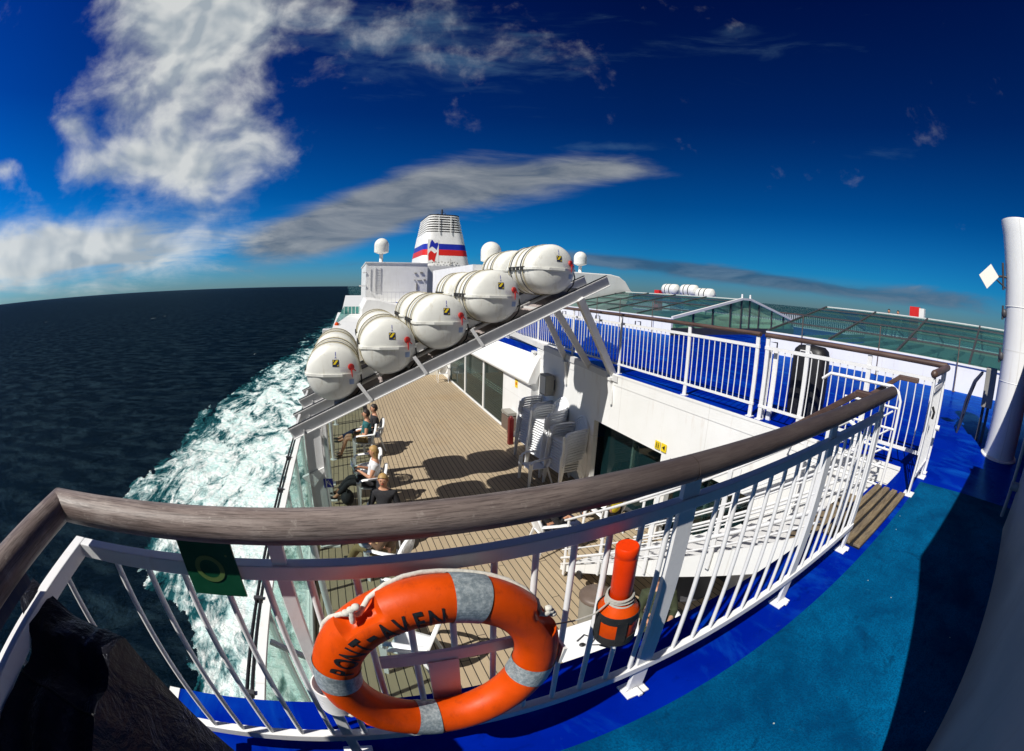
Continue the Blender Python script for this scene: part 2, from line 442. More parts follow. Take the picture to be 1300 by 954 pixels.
# ------------------------------------------------------------------ sea
def seamat():
    m, nt = newmat('sea_water_with_wake'); g = NG(nt); p = g.geo()
    sep = g.n('ShaderNodeSeparateXYZ'); g.l(p, sep.inputs[0])
    X, Y = sep.outputs[0], sep.outputs[1]
    w = g.math('DIVIDE', Y, g.math('ADD', g.math('MAXIMUM', Y, 0.0), 150.0))
    fc = g.n('ShaderNodeFloatCurve'); cu = fc.mapping.curves[0]
    pts = [(0,.22),(.128,.32),(.219,.53),(.261,.69),(.35,.74),(.446,.69),(.55,.57),(.593,.50),(.729,.38),(.869,.02),(1,0)]
    cu.points[0].location = pts[0]; cu.points[1].location = pts[-1]
    for q in pts[1:-1]: cu.points.new(*q)
    fc.mapping.update(); g.l(w, fc.inputs['Value'])
    edge = g.math('MULTIPLY', fc.outputs[0], -50.0)
    d = g.math('SUBTRACT', X, edge)
    wob = g.noise(g.scalev(p, (1, .45, 1)), .045, 8, .62, .8)
    wob2 = g.noise(g.scalev(p, (1, .6, 1)), .35, 6, .65, .6)
    dd = g.math('ADD', d, g.math('MULTIPLY', g.math('SUBTRACT', wob, .5), 30.0))
    dd = g.math('ADD', dd, g.math('MULTIPLY', g.math('SUBTRACT', wob2, .5), 5.0))
    inside = g.mapr(dd, -1.5, 7.0)
    edgehole = g.mapr(dd, -1.0, 9.0, .10, 0)
    inside = g.math('MULTIPLY', inside, g.mapr(X, 40, 30))
    # holes in the foam grow with distance aft
    hole = g.noise(g.scalev(p, (1.0, .42, 1)), .16, 9, .68, 1.4)
    hole2 = g.noise(g.scalev(p, (1.0, .5, 1)), .75, 6, .7, .8)
    hh = g.math('SUBTRACT', g.math('ADD', g.math('MULTIPLY', hole, .70), g.math('MULTIPLY', hole2, .30)), edgehole)
    inside = g.math('GREATER_THAN', dd, -1.5)
    thr = g.mapr(Y, 30, 400, .405, .57)
    foam = g.math('MULTIPLY', g.mapr(g.math('SUBTRACT', hh, thr), -.015, .075), inside)
    aer = g.math('MULTIPLY', g.mapr(g.math('SUBTRACT', hh, thr), -.10, .03), inside)
    caps = g.mapr(g.noise(g.scalev(p, (1, .35, 1)), .05, 9, .72, .5), .70, .73)
    caps = g.math('MULTIPLY', caps, .5)
    foam = g.math('MAXIMUM', foam, caps)
    deep = g.mix(g.noise(p, .012, 3), (.0,.0014,.004), (.0002,.0035,.007))
    chop = g.noise(g.scalev(p, (.55,1,1)), .22, 9, .70, .4)
    deep = g.mix(g.mapr(chop, .46, .66), deep, (.010,.022,.030))
    c = g.mix(g.math('MULTIPLY', aer, .8), deep, (.02,.17,.19))
    fw = g.mix(g.mapr(hole2, .35, .6), (.55,.80,.78), (.90,.93,.91))
    c = g.mix(g.math('MULTIPLY', foam, .93), c, fw)
    h1 = g.noise(g.scalev(p, (.6, 1, 1)), .16, 8, .62, .3); h2 = g.noise(g.scalev(p, (.6,1,1)), 1.0, 6, .68)
    h = g.math('ADD', g.math('MULTIPLY', h1, 5.0), g.math('MULTIPLY', h2, .9))
    h = g.math('ADD', h, g.math('MULTIPLY', foam, .35))
    g.out(dgloss(g, c, .25, g.mapr(foam, 0, 1, .12, .004), (.42,.70,1.0), g.bump(h, .8, 1.0))); return m
sea = MB()
ns = [-60000, -6000, -600, -120, 0, 120, 600, 6000, 60000]
for a in range(len(ns)-1):
    for b in range(len(ns)-1):
        sea.quad((ns[a], ns[b], -28), (ns[a+1], ns[b], -28), (ns[a+1], ns[b+1], -28), (ns[a], ns[b+1], -28))
struct(sea.build('sea', seamat(), fix=False))

# ------------------------------------------------------------------ the decks (setting)
D = -2.8
struct(MB().box((-1.02, -6, D-.25), (9.0, 21, D)).build('lower_deck', M['planks']))
ud = MB()
ud.prism([(-1.0,-6),(30,-6),(30,44),(5.0,44),(5.0,.98),(4.35,.98),(4.35,1.12),(-1.0,1.12)], 'z', -.22, 0)
struct(ud.build('upper_deck', M['bluepaint']))
struct(MB().prism([(-.86,-5.9),(4.9,-5.9),(4.84,.0),(4.76,.64),(-.86,.66)], 'z', .003, .007).build('deck_carpet', M['carpet']))

# hull and its side plating
hull = thing('ship_hull', 'white hull side of the ferry dropping to the foaming sea', 'hull', (14, 10, -28))
MB().box((-1.06, -90, -28.5), (30, 220, -3.06)).build('hull_plating', M['white'], hull)
# deck edge fascias
MB().box((-1.06, -6, -.26), (-1.005, 1.12, 0.0)).build('deck_edge', M['white'], hull)
for nm, lo, hi in (('fender_strip', (-1.12, -30, -3.5), (-1.062, 60, -3.3)),):
    MB().box(lo, hi).build(nm, M['white'], hull)

# long white wall under the upper deck, with two dark openings
lw = thing('deckhouse_wall', 'long white wall below the blue deck with dark openings', 'wall', (5.1, 5, D))
w = MB()
def wallx(x0, x1, y0, y1, z0, z1): w.box((x0, y0, z0), (x1, y1, z1))
wallx(5.0, 5.12, -6, 3.1, D, -.222)
wallx(5.0, 5.12, 3.1, 7.5, -1.12, -.222)
wallx(5.0, 5.12, 7.5, 10.55, D, -.222)
wallx(5.0, 5.12, 5.02, 5.26, D, -1.12)
w.build('wall', M['white'], lw)
MB().box((4.985, 1.0, -.03), (4.999, 10.5, .012)).build('top_edge', M['white'], lw)
MB().box((4.992, -6, -.222), (4.9985, 10.5, -.032)).build('fascia', M['white'], lw)
g_ = MB(); g_.box((5.3, 3.1, D), (5.33, 7.5, -1.1)); g_.build('door_glass', M['glassdoor'], lw)
f_ = MB()
for y in (4.2, 6.35): f_.box((5.24, y, D), (5.36, y+.05, -1.1))
f_.build('door_frame', M['glassgreen'], lw)
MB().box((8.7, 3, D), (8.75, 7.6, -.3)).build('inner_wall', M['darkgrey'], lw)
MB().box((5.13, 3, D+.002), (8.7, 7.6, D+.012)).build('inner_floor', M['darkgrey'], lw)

# slanted deckhouse with sliding doors
dh = thing('deckhouse', 'white deckhouse with sliding glass doors and rounded sloping roof', 'deckhouse', (5.2, 15, D))
w = MB()
w.box((4.79, 10.36, D), (4.87, 12.42, -.93)); MB().box((4.79, 19.6, D), (4.87, 21, -.93)).build('wall', M['white'], dh)
w.box((4.87, 10.36, D), (5.12, 10.44, -.55))
w.build('wall', M['white'], dh)
r_ = MB()
prof = [(4.70,-.97),(4.66,-.90),(4.68,-.80),(4.74,-.66),(4.84,-.45),(4.96,-.22),(5.10,-.04),(5.26,.04),(5.75,.06),(5.75,-.2),(5.12,-.35),(4.9,-.93)]
r_.prism(prof, 'y', 10.3, 21.0); ro = r_.build('roof', M['white'], dh, bevel=.02)
ys = [12.42, 14.5, 16.93, 19.6]
for i in range(3):
    fr = MB()
    for yy in (ys[i], ys[i+1]-.06): fr.box((4.785, yy+.002, D+.06), (4.86, yy+.058, -.93))
    fr.box((4.785, ys[i], D), (4.86, ys[i+1], D+.06)); fr.box((4.785, ys[i]+.06, -.97), (4.86, ys[i+1]-.06, -.931))
    dr = fr.build('sliding_door', M['white'], dh)
    MB().box((4.82, ys[i]+.06, D+.06), (4.83, ys[i+1]-.062, -.97)).build('pane', M['glassdoor'], dr)
    st = MB()
    for z in (-1.62, -1.70, -1.78): st.box((4.812, ys[i]+.12, z), (4.818, ys[i+1]-.12, z+.012))
    st.build('stripe', M['glassgreen'], dr)
MB().box((8.6, 10.5, D), (8.65, 21, -.3)).build('inner_wall', M['greybox'], dh)
MB().box((4.9, 10.5, D+.002), (8.6, 20.9, D+.012)).build('inner_floor', M['bulkblue'], dh)

s = MB(); s.box((4.782, 11.3, -1.27), (4.789, 11.5, -1.02)); so = s.build('warning_sign', M['yellow']); tag(so, 'small yellow sign on white wall beside the sliding doors', 'sign')
q = MB(); q.lathe((4.781, 11.4, -1.15), [(.0,0),(.05,0),(.05,.002),(0,.002)], (-1,0,0), 12); q.build('symbol', M['orange'], so)

# pictogram signs
for k, (y0, shp) in enumerate(((5.30, 'people'), (5.13, 'arrow'))):
    s = MB(); s.box((4.975, y0, -1.06), (4.982, y0+.14, -.91))
    so = s.build('direction_sign', M['yellow'])
    tag(so, ('yellow toilet sign with two black figures above dark doorway' if k == 0 else 'yellow sign with black arrow above dark doorway'), 'sign')
    q = MB()
    if shp == 'people':
        for dy in (.055, .14):
            q.box((4.971, y0+dy-.014, -1.05), (4.9735, y0+dy+.018, -.94)); q.lathe((4.972, y0+dy, -.915), [(0,0),(.015,0),(.015,.002),(0,.002)], (-1,0,0), 10)
        q.box((4.971, y0+.098, -1.06), (4.9735, y0+.102, -.88))
    else:
        q.add([(4.972,y0+.16,-.97),(4.972,y0+.05,-.90),(4.972,y0+.05,-1.04)], [(0,1,2)])
    k0 = .68
    q.v = [(x_, y0+(y_-y0)*k0, -1.06+(z_+1.08)*k0) for x_, y_, z_ in q.v]
    q.build('pictogram', M['black'], so, fix=False)

# bulkhead closing the lower deck aft
bk = thing('bulkhead', 'white bulkhead closing the far end of the teak deck', 'wall', (2, 21, D))
MB().box((-1.0, 21.0, D), (4.86, 21.12, -1.05)).build('wall', M['cream'], bk)
MB().box((-1.0, 21.12, -1.2), (4.95, 44.5, -1.05)).build('roof', M['white'], bk)
q = MB(); q.box((3.7, 20.93, D+.9), (4.1, 20.99, D+1.5)); q.build('vent_box', M['brownbox'], bk)
q = MB()
q.box((3.3, 20.95, D), (3.36, 20.99, -1.3)); q.box((2.4,20.95,D),(2.46,20.99,-1.3)); q.build('door_frame', M['cream'], bk)

# ------------------------------------------------------------------ railings
def balusters(root, pts, z0, z1, r=.0085, stuff=False, mat=None):
    if stuff:
        b = MB()
        for x, y in pts: b.tube([(x,y,z0),(x,y,z1)], r, 6)
        o = b.build('balusters', mat or M['railwhite'], root); o['kind'] = 'stuff'; return
    for x, y in pts:
        MB().tube([(x,y,z0),(x,y,z1)], r, 8).build('baluster', mat or M['railwhite'], root)

# near rail
nr = thing('wooden_handrail_railing', 'near white balustrade with thick weathered wooden handrail across the foreground', 'railing', (1, .82, 0))
def round_end(m, a, d, r):
    m.lathe(a, [(r, 0), (r*.93, r*.35), (r*.72, r*.66), (r*.4, r*.88), (0.0005, r*.97)], d, 20)
h = MB(); RY = .82; RW = .792; RZ = 1.122; RR = .044
h.tube([(-.82,RW,RZ),(-.4,RW,RZ),(0,RW,RZ),(.4,RW,RZ),(.874,RW,RZ)], RR, 24, flat=.9)
h.build('handrail', M['woodx'], nr)
h = MB(); h.tube([(.8795,RW,RZ),(1.4,RW,RZ),(2,RW,RZ),(2.95,RW,RZ)], RR, 24, flat=.9)
round_end(h, (2.95,RW,RZ), (1,0,0), RR*.9)
h.build('handrail', M['woodx'], nr)
MB().bar((-.811,RY,.985),(2.86,RY,.985), .035, .042).build('top_bar', M['railwhite'], nr, bevel=.003)
MB().bar((-.80,RY,.19),(2.86,RY,.19), .035, .04).build('bottom_bar', M['railwhite'], nr, bevel=.003)
posts = [(-.205,.036), (.93,.075), (1.98,.07), (2.83,.06)]
for px_, wd in posts:
    p = MB()
    p.box((px_-wd/2, RY-.0095, .035), (px_+wd/2, RY+.0095, 1.10))
    if px_ > .5 or px_ < -.5:
        p.prism([(px_-wd/2,.035),(px_-wd/2-.02,.012),(px_+wd/2+.02,.012),(px_+wd/2,.035)], 'y', RY-.0075, RY+.0075)
    po = p.build('post', M['railwhite'], nr, bevel=.002)
    f = MB(); f.box((px_-.055, RY-.045, .001), (px_+.055, RY+.045, .0125)); f.box((px_-.01, RY-.06, .0125),(px_+.01, RY-.01, .03)); f.build('foot_plate', M['railwhite'], po, bevel=.002)
bx = []
x = -.70
while x < 2.82:
    if min(abs(x-p[0]) for p in posts) > .045: bx.append((x, RY))
    x += .1115
balusters(nr, bx, .205, .966, .0095)
for px_, wd in posts:
    MB().box((px_-.012,RY-.006,1.08),(px_+.012,RY+.006,1.10)).build('bracket', M['railwhite'], nr)

# left rail running forward beside the camera
lr = thing('side_railing', 'dark side rail with wooden cap running out of frame at the left', 'railing', (-.83, -1, 0))
h = MB(); h.tube([(-.82,.808,RZ),(-.82,.4,RZ),(-.82,-1,RZ),(-.82,-3.5,RZ)], RR, 20, flat=.86); h.build('handrail', M['woody'], lr)
MB().bar((-.83,.838,.985),(-.83,-3.5,.985), .035, .042).build('top_bar', M['railwhite'], lr, bevel=.003)
MB().bar((-.83,.80,.19),(-.83,-3.5,.19), .035, .04).build('bottom_bar', M['railwhite'], lr)
balusters(lr, [(-.83, .70-.1115*i) for i in range(30)], .205, .966, .0095)
for yy in (-.15, -1.25, -2.4):
    MB().box((-.84, yy-.03, 0), (-.82, yy+.03, 1.1)).build('post', M['railwhite'], lr)

MB().box((-.852,-3.4,1.03),(-.846,.56,1.10)).build('sun_block_strip', M['clothnavy'], lr)  # strip added outboard to block the low sun slot onto the tarpaulin
# fence along the well
def fence(name, label, y0, y1, postys, stuff=False, doublepost=None, sp=.112):
    fx = 5.1
    t = thing(name, label, 'railing', (fx, y0, 0))
    MB().bar((fx,y0,1.0),(fx,y1,1.0), .03, .045).build('top_bar', M['railwhite'], t)
    MB().bar((fx,y0,.19),(fx,y1,.19), .03, .035).build('bottom_bar', M['railwhite'], t)
    h = MB(); h.tube([(fx,y0,1.17),(fx,(y0+y1)/2,1.17),(fx,y1,1.17)], .040, 14, flat=.8); h.build('handrail', M['woodyd'], t)
    for py in postys:
        p = MB(); p.box((fx-.01, py-.032, .0), (fx+.01, py+.032, 1.135)); p.box((fx-.05,py-.05,.001),(fx+.05,py+.05,.012)); p.build('post', M['railwhite'], t)
    ys_ = []; y = y0+.06
    while y < y1-.03:
        if not postys or min(abs(y-q) for q in postys) > .05: ys_.append((fx, y))
        y += sp
    balusters(t, ys_, .205, .98, .0085, stuff)
    return t
fence('deck_railing', 'white railing with dark wooden cap nearest the stair opening on blue deck', .66, 3.42, [.69, 1.75, 2.7, 3.38])
f2 = fence('deck_railing', 'long white railing edging the blue deck in front of the glass roofs', 3.52, 12.9, [3.56, 4.98, 6.9, 8.8, 10.7, 12.86], sp=.118)
p = MB(); p.bar((5.12,5.02,.02),(5.12,4.98,.6),.05,.02,(0,1,0)); p.build('brace', M['railwhite'], f2)
for yb in (6.3, 7.7, 9.2):
    q = MB(); q.tube([(5.1,yb,1.02),(5.1,yb,1.09),(5.1,yb+.16,1.09),(5.1,yb+.16,1.02)], .012, 8); q.build('hoop', M['darkgrey'], f2)
fence('deck_railing', 'far white railing of the blue deck behind the sloping beam of the liferafts', 13.0, 23, [13.04, 15.5, 18, 20.5, 22.9], stuff=True)

# short end rail at the stair opening
er = thing('end_railing', 'short white end rail with wooden cap beside the stair opening', 'railing', (4.7, .68, 0))
h = MB(); h.tube([(5.15,.66,1.15),(4.7,.675,1.15),(4.28,.69,1.15)], .043, 16, flat=.86); round_end(h, (4.28,.69,1.15), (-1,0,0), .040); h.build('handrail', M['wooddk'], er)
for px_ in (4.31, 4.93):
    p = MB(); p.box((px_-.035,.67,.0),(px_+.035,.69,1.11)); p.box((px_-.07,.62,.001),(px_+.07,.74,.013)); p.build('post', M['railwhite'], er, bevel=.003)
MB().bar((4.34,.68,1.0),(4.9,.68,1.0), .03, .045).build('top_bar', M['railwhite'], er)
MB().bar((4.34,.68,.19),(4.9,.68,.19), .03, .035).build('bottom_bar', M['railwhite'], er)
balusters(er, [(4.42+.1*i,.68) for i in range(5)], .205,.98,.0085)
q = MB(); q.tube([(4.93,.65,.55),(4.93,.60,.55)],.03,12); q.build('lock_knob', M['railwhite'], er)
q = MB(); q.tube([(4.36,.66,.85),(4.36,.63,.80),(4.36,.64,.74)],.014,8); q.build('latch', M['black'], er)

# ------------------------------------------------------------------ stairs
st = thing('staircase', 'white steel staircase leading down from the blue deck to the teak deck', 'stairs', (3.6, .95, 0))
SY0, SY1 = 1.1, 4.85
def sz(y): return -(y-SY0)/(SY1-SY0)*2.62 - .05
for sx, nm in ((2.98,'stringer'), (4.3,'stringer')):
    b = MB(); b.prism([(SY0-.05, .02), (SY1+.12, sz(SY1)-.0), (SY1+.12, D+.03), (SY1-.05, D+.10), (SY0-.05, -.33)], 'x', sx-.012, sx+.012)
    b.build(nm, M['white'], st)
nst = 14
for i in range(nst):
    y = SY0 + .05 + (SY1-SY0)*i/nst; z = -(i+1)*2.8/(nst+1)
    b = MB(); b.box((3.0, y, z-.035), (4.28, y+.27, z)); tr = b.build('tread', M['greysteel'] if i else M['brownwood'], st)
    MB().box((3.0, y-.012, z-.036), (4.28, y-.0005, z+.003)).build('nosing', M['white'], tr)
for sx in (2.93, 4.35):
    for dz, rr, nm in ((.92,.018,'rail'),(.72,.011,'rail'),(.54,.011,'rail'),(.36,.011,'rail'),(.20,.02,'rail'),(.08,.011,'rail')):
        b = MB(); b.tube([(sx, SY0+.02, sz(SY0)+dz+.05), (sx, SY1+.05, sz(SY1)+dz)], rr, 8); b.build(nm, M['railwhite'], st)
    for k in range(5):
        y = SY0+.15+k*(SY1-SY0-.2)/4
        b = MB(); b.box((sx-.008, y-.025, sz(y)-.12), (sx+.008, y+.025, sz(y)+.94)); b.build('post', M['railwhite'], st)
# wooden caps: flat at the landing then down the slope
for sx in (2.98, 4.28):
    b = MB(); b.bar((sx, .86, 1.06), (sx, 1.10, 1.06), .06, .045); b.bar((sx,1.09,1.055),(sx,SY1+.1,sz(SY1)+1.08),.06,.045)
    b.build('handrail', M['woodyd'], st, bevel=.008)
# white tube frame by the landing
b = MB(); X0 = 4.22
b.tube([(X0,1.02,.02),(X0,1.02,.85),(X0,1.06,.93),(X0,1.14,.97),(X0,1.9,.97),(X0,2.0,.9)], .017, 8)
b.build('tube_frame', M['railwhite'], st)
for z in (.78,.58,.38,.2,.02):
    b = MB(); b.tube([(X0,1.02,z),(X0,1.62+.35*(.97-z),z)], .012, 8); b.build('rung', M['railwhite'], st)
for y in (1.2, 1.42):
    b = MB(); b.tube([(X0,y,.02),(X0,y,.97)], .009, 8); b.build('rung', M['railwhite'], st)
b = MB(); b.tube([(3.05,1.0,.05),(3.05,1.0,.7),(3.05,1.04,.8),(3.05,1.14,.84),(3.05,1.24,.78),(3.05,1.3,.6)], .017, 8); b.build('tube_frame', M['railwhite'], st)
b = MB(); b.lathe((2.955, 4.35, sz(4.35)-.13), [(0,.0),(.075,0),(.075,.03),(0,.03)], (-1,0,0), 8, smooth=False); b.build('end_cap', M['black'], st)
# white bracket loop standing on the deck edge
lp = MB(); lp.tube([(4.99,2.62,.0),(4.75,2.62,.0),(4.72,2.55,.0),(4.72,2.0,.0),(4.75,1.94,0),(4.99,1.94,.0)], .014, 8)
lp.tube([(4.72,2.3,.0),(4.72,2.3,-.16)], .03, 8)
tag(lp.build('edge_bracket', M['railwhite']), 'white looped bracket on the edge of the blue deck behind the stairs', 'bracket')
# wooden step grating
gt = thing('wooden_step_grating', 'slatted wooden grating at the top of the stairs', 'grating', (3.55, .8, 0))
for k in range(4):
    y = .70+k*.10
    MB().box((2.93, y, .012), (4.22, y+.068, .034)).build('slat', M['brownwood'], gt, bevel=.004)
MB().box((2.93,.70,.0005),(4.22,1.07,.0118)).build('base', M['black'], gt)

# ------------------------------------------------------------------ lifebuoy and its fittings
LB = V((.127, .72, .69)); LR, Lr = .26, .059
lb = thing('lifebuoy', 'orange ring lifebuoy with silver bands hanging on the near rail', 'lifebuoy', tuple(LB))
def tor(th, ph, off=0.0, rr=Lr):   # th: angle in the ring plane, ph: 0 = towards the viewer (-y), 90 = outward
    r = LR + math.sin(ph)*(rr+off)
    return V((LB.x + math.cos(th)*r, LB.y - math.cos(ph)*(rr+off), LB.z + math.sin(th)*r))
N1, N2 = 160, 40
slots = [R(124), R(29), R(209), R(304)]
vs = []; fs = []
for i in range(N1):
    th = 2*math.pi*i/N1
    for k in range(N2):
        ph = 2*math.pi*k/N2
        off = 0
        for s0 in slots:
            dth = abs((th-s0+math.pi) % (2*math.pi) - math.pi)
            dph = abs((ph-R(72)+math.pi) % (2*math.pi) - math.pi)
            if dth < R(11) and dph < R(46): off = -.034*min(1, (R(11)-dth)/R(3.5))*min(1, (R(46)-dph)/R(12))
        vs.append(tor(th, ph, off))
for i in range(N1):
    for k in range(N2):
        a, b, c, d = i*N2+k, i*N2+(k+1) % N2, ((i+1) % N1)*N2+(k+1) % N2, ((i+1) % N1)*N2+k
        fs.append((a, b, c, d))
MB().add(vs, fs, True).build('ring', M['orange'], lb)
for ang in (74, 173, 256, 342):
    vs = []; fs = []; ns_ = 9
    for i in range(ns_):
        th = R(ang - 8.0 + 16.0*i/(ns_-1))
        for k in range(N2): vs.append(tor(th, 2*math.pi*k/N2, .0022))
    for i in range(ns_-1):
        for k in range(N2): fs.append((i*N2+k, i*N2+(k+1) % N2, (i+1)*N2+(k+1) % N2, (i+1)*N2+k))
    MB().add(vs, fs, True).build('reflective_band', M['silver'], lb)

def text_geo(txt, size, bold=0.0):
    cu = bpy.data.curves.new('txt', 'FONT'); cu.body = txt; cu.size = size; cu.offset = bold
    cu.resolution_u = 4; cu.align_x = 'CENTER'
    ob = bpy.data.objects.new('txt', cu); COL.objects.link(ob)
    dg = bpy.context.evaluated_depsgraph_get(); me = bpy.data.meshes.new_from_object(ob.evaluated_get(dg))
    bm = bmesh.new(); bm.from_mesh(me)
    vs = [v.co.copy() for v in bm.verts]; fs = [tuple(v.index for v in f.verts) for f in bm.faces]
    bm.free(); bpy.data.objects.remove(ob); bpy.data.curves.remove(cu); bpy.data.meshes.remove(me)
    return vs, fs
def text_plane(mb, txt, size, o, ux, uz, bold=0.0):
    vs, fs = text_geo(txt, size, bold)
    o, ux, uz = V(o), V(ux), V(uz)
    mb.add([o + ux*v.x + uz*v.y for v in vs], fs)
tb = MB()
word = 'PONT-AVEN'
a_s, a_e = 158.5, 91.0
for i, ch in enumerate(word):
    th0 = R(a_s + (a_e-a_s)*i/(len(word)-1))
    vs, fs = text_geo(ch, .080, .0006 if ch == 'N' else .0018)
    vs = [V((v.x*(.66 if ch == 'N' else .58), v.y, 0)) for v in vs]
    if ch == '-': vs = [V((sx*.012, .034+sz_*.006, 0)) for sx, sz_ in ((-1,-1),(1,-1),(1,1),(-1,1))]; fs = [(0,1,2,3)]
    # split for curvature
    bm = bmesh.new(); bv = [bm.verts.new(v) for v in vs]
    for f in fs:
        try: bm.faces.new([bv[j] for j in f])
        except ValueError: pass
    bmesh.ops.triangulate(bm, faces=bm.faces)
    bmesh.ops.subdivide_edges(bm, edges=[e for e in bm.edges if e.calc_length() > .012], cuts=2, use_grid_fill=True)
    bm.verts.index_update()
    pv = []
    for v in bm.verts:
        rad = v.co.y - .027          # along the radius
        ph = (rad - .007)/Lr
        rr0 = LR + math.sin(ph)*Lr
        th = th0 - v.co.x*1.0/rr0
        pv.append(tor(th, ph, .0018))
    tb.add(pv, [tuple(v.index for v in f.verts) for f in bm.faces])
    bm.free()
tb.build('lettering', M['black'], lb, fix=False)
# grab line with knots
gl = MB()
for s0, s1 in ((124,29),(124,209),(209,304)):
    d = (s1-s0)
    pts = []
    for k in range(13):
        t = k/12; th = R(s0 + d*t)
        pts.append(tor(th, R(75)+R(75)*math.sin(math.pi*t), -.022 + .032*math.sin(math.pi*t)**.5))
    gl.tube(pts, .0065, 8)
gl.build('grab_line', M['rope'], lb)
for ang in (124, 29, 209):
    k = MB(); c = tor(R(ang), R(75), .004)
    for j in range(3):
        t = V((-math.sin(R(ang)), 0, math.cos(R(ang))))
        k.ball(c + t*(.014*(j-1)), .011, 10, 6, (1,.9,.8))
    a = tor(R(ang+4), R(60), -.018); k.tube([c, (c+a)/2+V((0,-.008,0)), a], .007, 8)
    k.build('knot', M['rope'], lb)
# holder
ho = thing('lifebuoy_holder', 'white painted metal cradle with cross bar behind the orange lifebuoy', 'bracket', (.13, .79, .45))
MB().bar((-.02,.795,.655),(.37,.795,.655), .012, .045).build('cross_bar', M['railwhite'], ho)
MB().bar((.15,.79,.64),(.15,.79,.21), .085, .012, (0,1,0)).build('upright', M['railwhite'], ho)
c = MB(); c.lathe((-.165, .745, .585), [(.052,-.05),(.056,-.05),(.056,.05),(.052,.05)], (0,0,1), 24, a0=R(30), a1=R(300)); c.build('hook', M['railwhite'], ho)
c = MB(); c.bar((.452,.70,.70),(.440,.70,.64), .010, .05, (0,1,0)); c.bar((.445,.70,.67),(.43,.80,.66), .012,.02); c.build('clip', M['railwhite'], ho)

# ------------------------------------------------------------------ man-overboard light
ml = thing('lifebuoy_light', 'orange red smoke and light canister lashed upright to the near rail', 'signal light', (.68, .765, .75))
ax = V((.055, 0, -1)).normalized(); o = V((.648, .748, .958))
MB().lathe(o, [(0.0005,0),(.030,.0),(.033,.004),(.033,.03),(.032,.032),(.0325,.036),(.0325,.185),(.030,.19)], ax, 24).build('tube', M['orangered'], ml)
MB().lathe(o, [(.032,.19),(.036,.195),(.048,.215),(.062,.235),(.0635,.24),(.0635,.35),(.058,.365),(.03,.37),(.0005,.37)], ax, 26).build('float', M['orange'], ml)
b = MB()
for t0, t1 in ((.232,.262),(.326,.358)):
    b.lathe(o, [(.0632,t0),(.066,t0),(.066,t1),(.0632,t1)], ax, 26)
uu = ax.cross(V((0,0,1)) if abs(ax.z)<.9 else V((1,0,0))).normalized(); ww = ax.cross(uu)
for ang in (20, 95, 200, 290):
    dr = uu*math.cos(R(ang))+ww*math.sin(R(ang)); b.bar(o+dr*.0645+ax*.25, o+dr*.0645+ax*.34, .030, .003, tuple(dr))
b.build('webbing', M['strapblack'], ml)
MB().lathe(o, [(.04,.368),(.036,.385),(.022,.41),(.0005,.418)], ax, 20).build('lamp', M['railwhite'], ml)
c = MB()
for k in range(7):
    tl = (ax + uu*random.uniform(-.16,.16) + ww*random.uniform(-.16,.16)).normalized()
    c.lathe(o + (ax-tl)*.20, [(.036+.001*k,.172+.008*k),(.0415+.001*k,.1755+.008*k),(.036+.001*k,.179+.008*k)], tl, 24)
c.build('cord_coil', M['cord'], ml)
c = MB(); c.tube([(.62,.74,.77),(.58,.75,.725),(.53,.77,.70),(.47,.78,.70),(.42,.75,.71)], .0028, 6); c.build('lanyard', M['cord'], ml)
c = MB(); c.box((.665,.775,.60),(.70,.812,.93)); c.build('mount', M['black'], ml)
c = MB(); c.tube([(.70,.76,.55),(.715,.77,.51),(.70,.785,.47),(.66,.79,.5)], .004, 6); c.build('lamp_cable', M['black'], ml)

# ------------------------------------------------------------------ green lifebuoy sign
gs_m = paint('dark_green_sign', (.006,.075,.035), .35, .15, 30)
gsym = paint('sign_pale_green', (.10,.17,.05), .5, .1, 30)
gs = thing('safety_sign', 'dark green sign with faded lifebuoy ring symbol hung under the handrail', 'sign', (-.375,.79,.99))
MB().box((-.445,.786,.925),(-.305,.792,1.085)).build('plate', gs_m, gs)
q = MB(); q.lathe((-.378,.7855,1.005),[(.026,0),(.038,0),(.038,.001),(.026,.001)],(0,-1,0),28)
q.ball((-.325,.7850,1.045),.0035,8,6,(1,.3,1))
q.build('symbol', gsym, gs)

# ------------------------------------------------------------------ tarpaulin-covered locker at the left corner
tp = thing('covered_equipment', 'box under a creased black tarpaulin in the left corner of the rail', 'covered box', (-.62,.42,0))
t = MB()
NX, NY = 26, 26
def tarp_top(u, v):
    x = -.805 + .20*u; y = -.10 + .69*v
    z = .985 - .055*u - .03*(1-v) + .005*math.sin(9*u+7*v) + .004*math.sin(19*v-5*u) + .006*math.sin(3.1*u*4+2)
    z += .014*math.exp(-((v-.80-.08*u)/.035)**2) - .018*math.exp(-((v-.70-.05*u)/.06)**2)
    z += .010*math.exp(-((u-.55-.2*v)/.06)**2)
    if v > .95: z -= (v-.95)*.5
    if u < .18 and v > .78:
        k = (1-u/.18)*min(1, (v-.78)/.08); x -= .065*k; z = max(z, 1.018*k + z*(1-k))
    return (x, y, z)
vs = [tarp_top(i/(NX-1), j/(NY-1)) for j in range(NY) for i in range(NX)]
fs = [(j*NX+i, j*NX+i+1, (j+1)*NX+i+1, (j+1)*NX+i) for j in range(NY-1) for i in range(NX-1)]
t.add(vs, fs, True)
loop = [(i/(NX-1), 0) for i in range(NX)] + [(1, j/(NY-1)) for j in range(1, NY)] + [(1-i/(NX-1), 1) for i in range(1, NX)] + [(0, 1-j/(NY-1)) for j in range(1, NY-1)]
L = len(loop); rows = 14; vs = []; fs = []
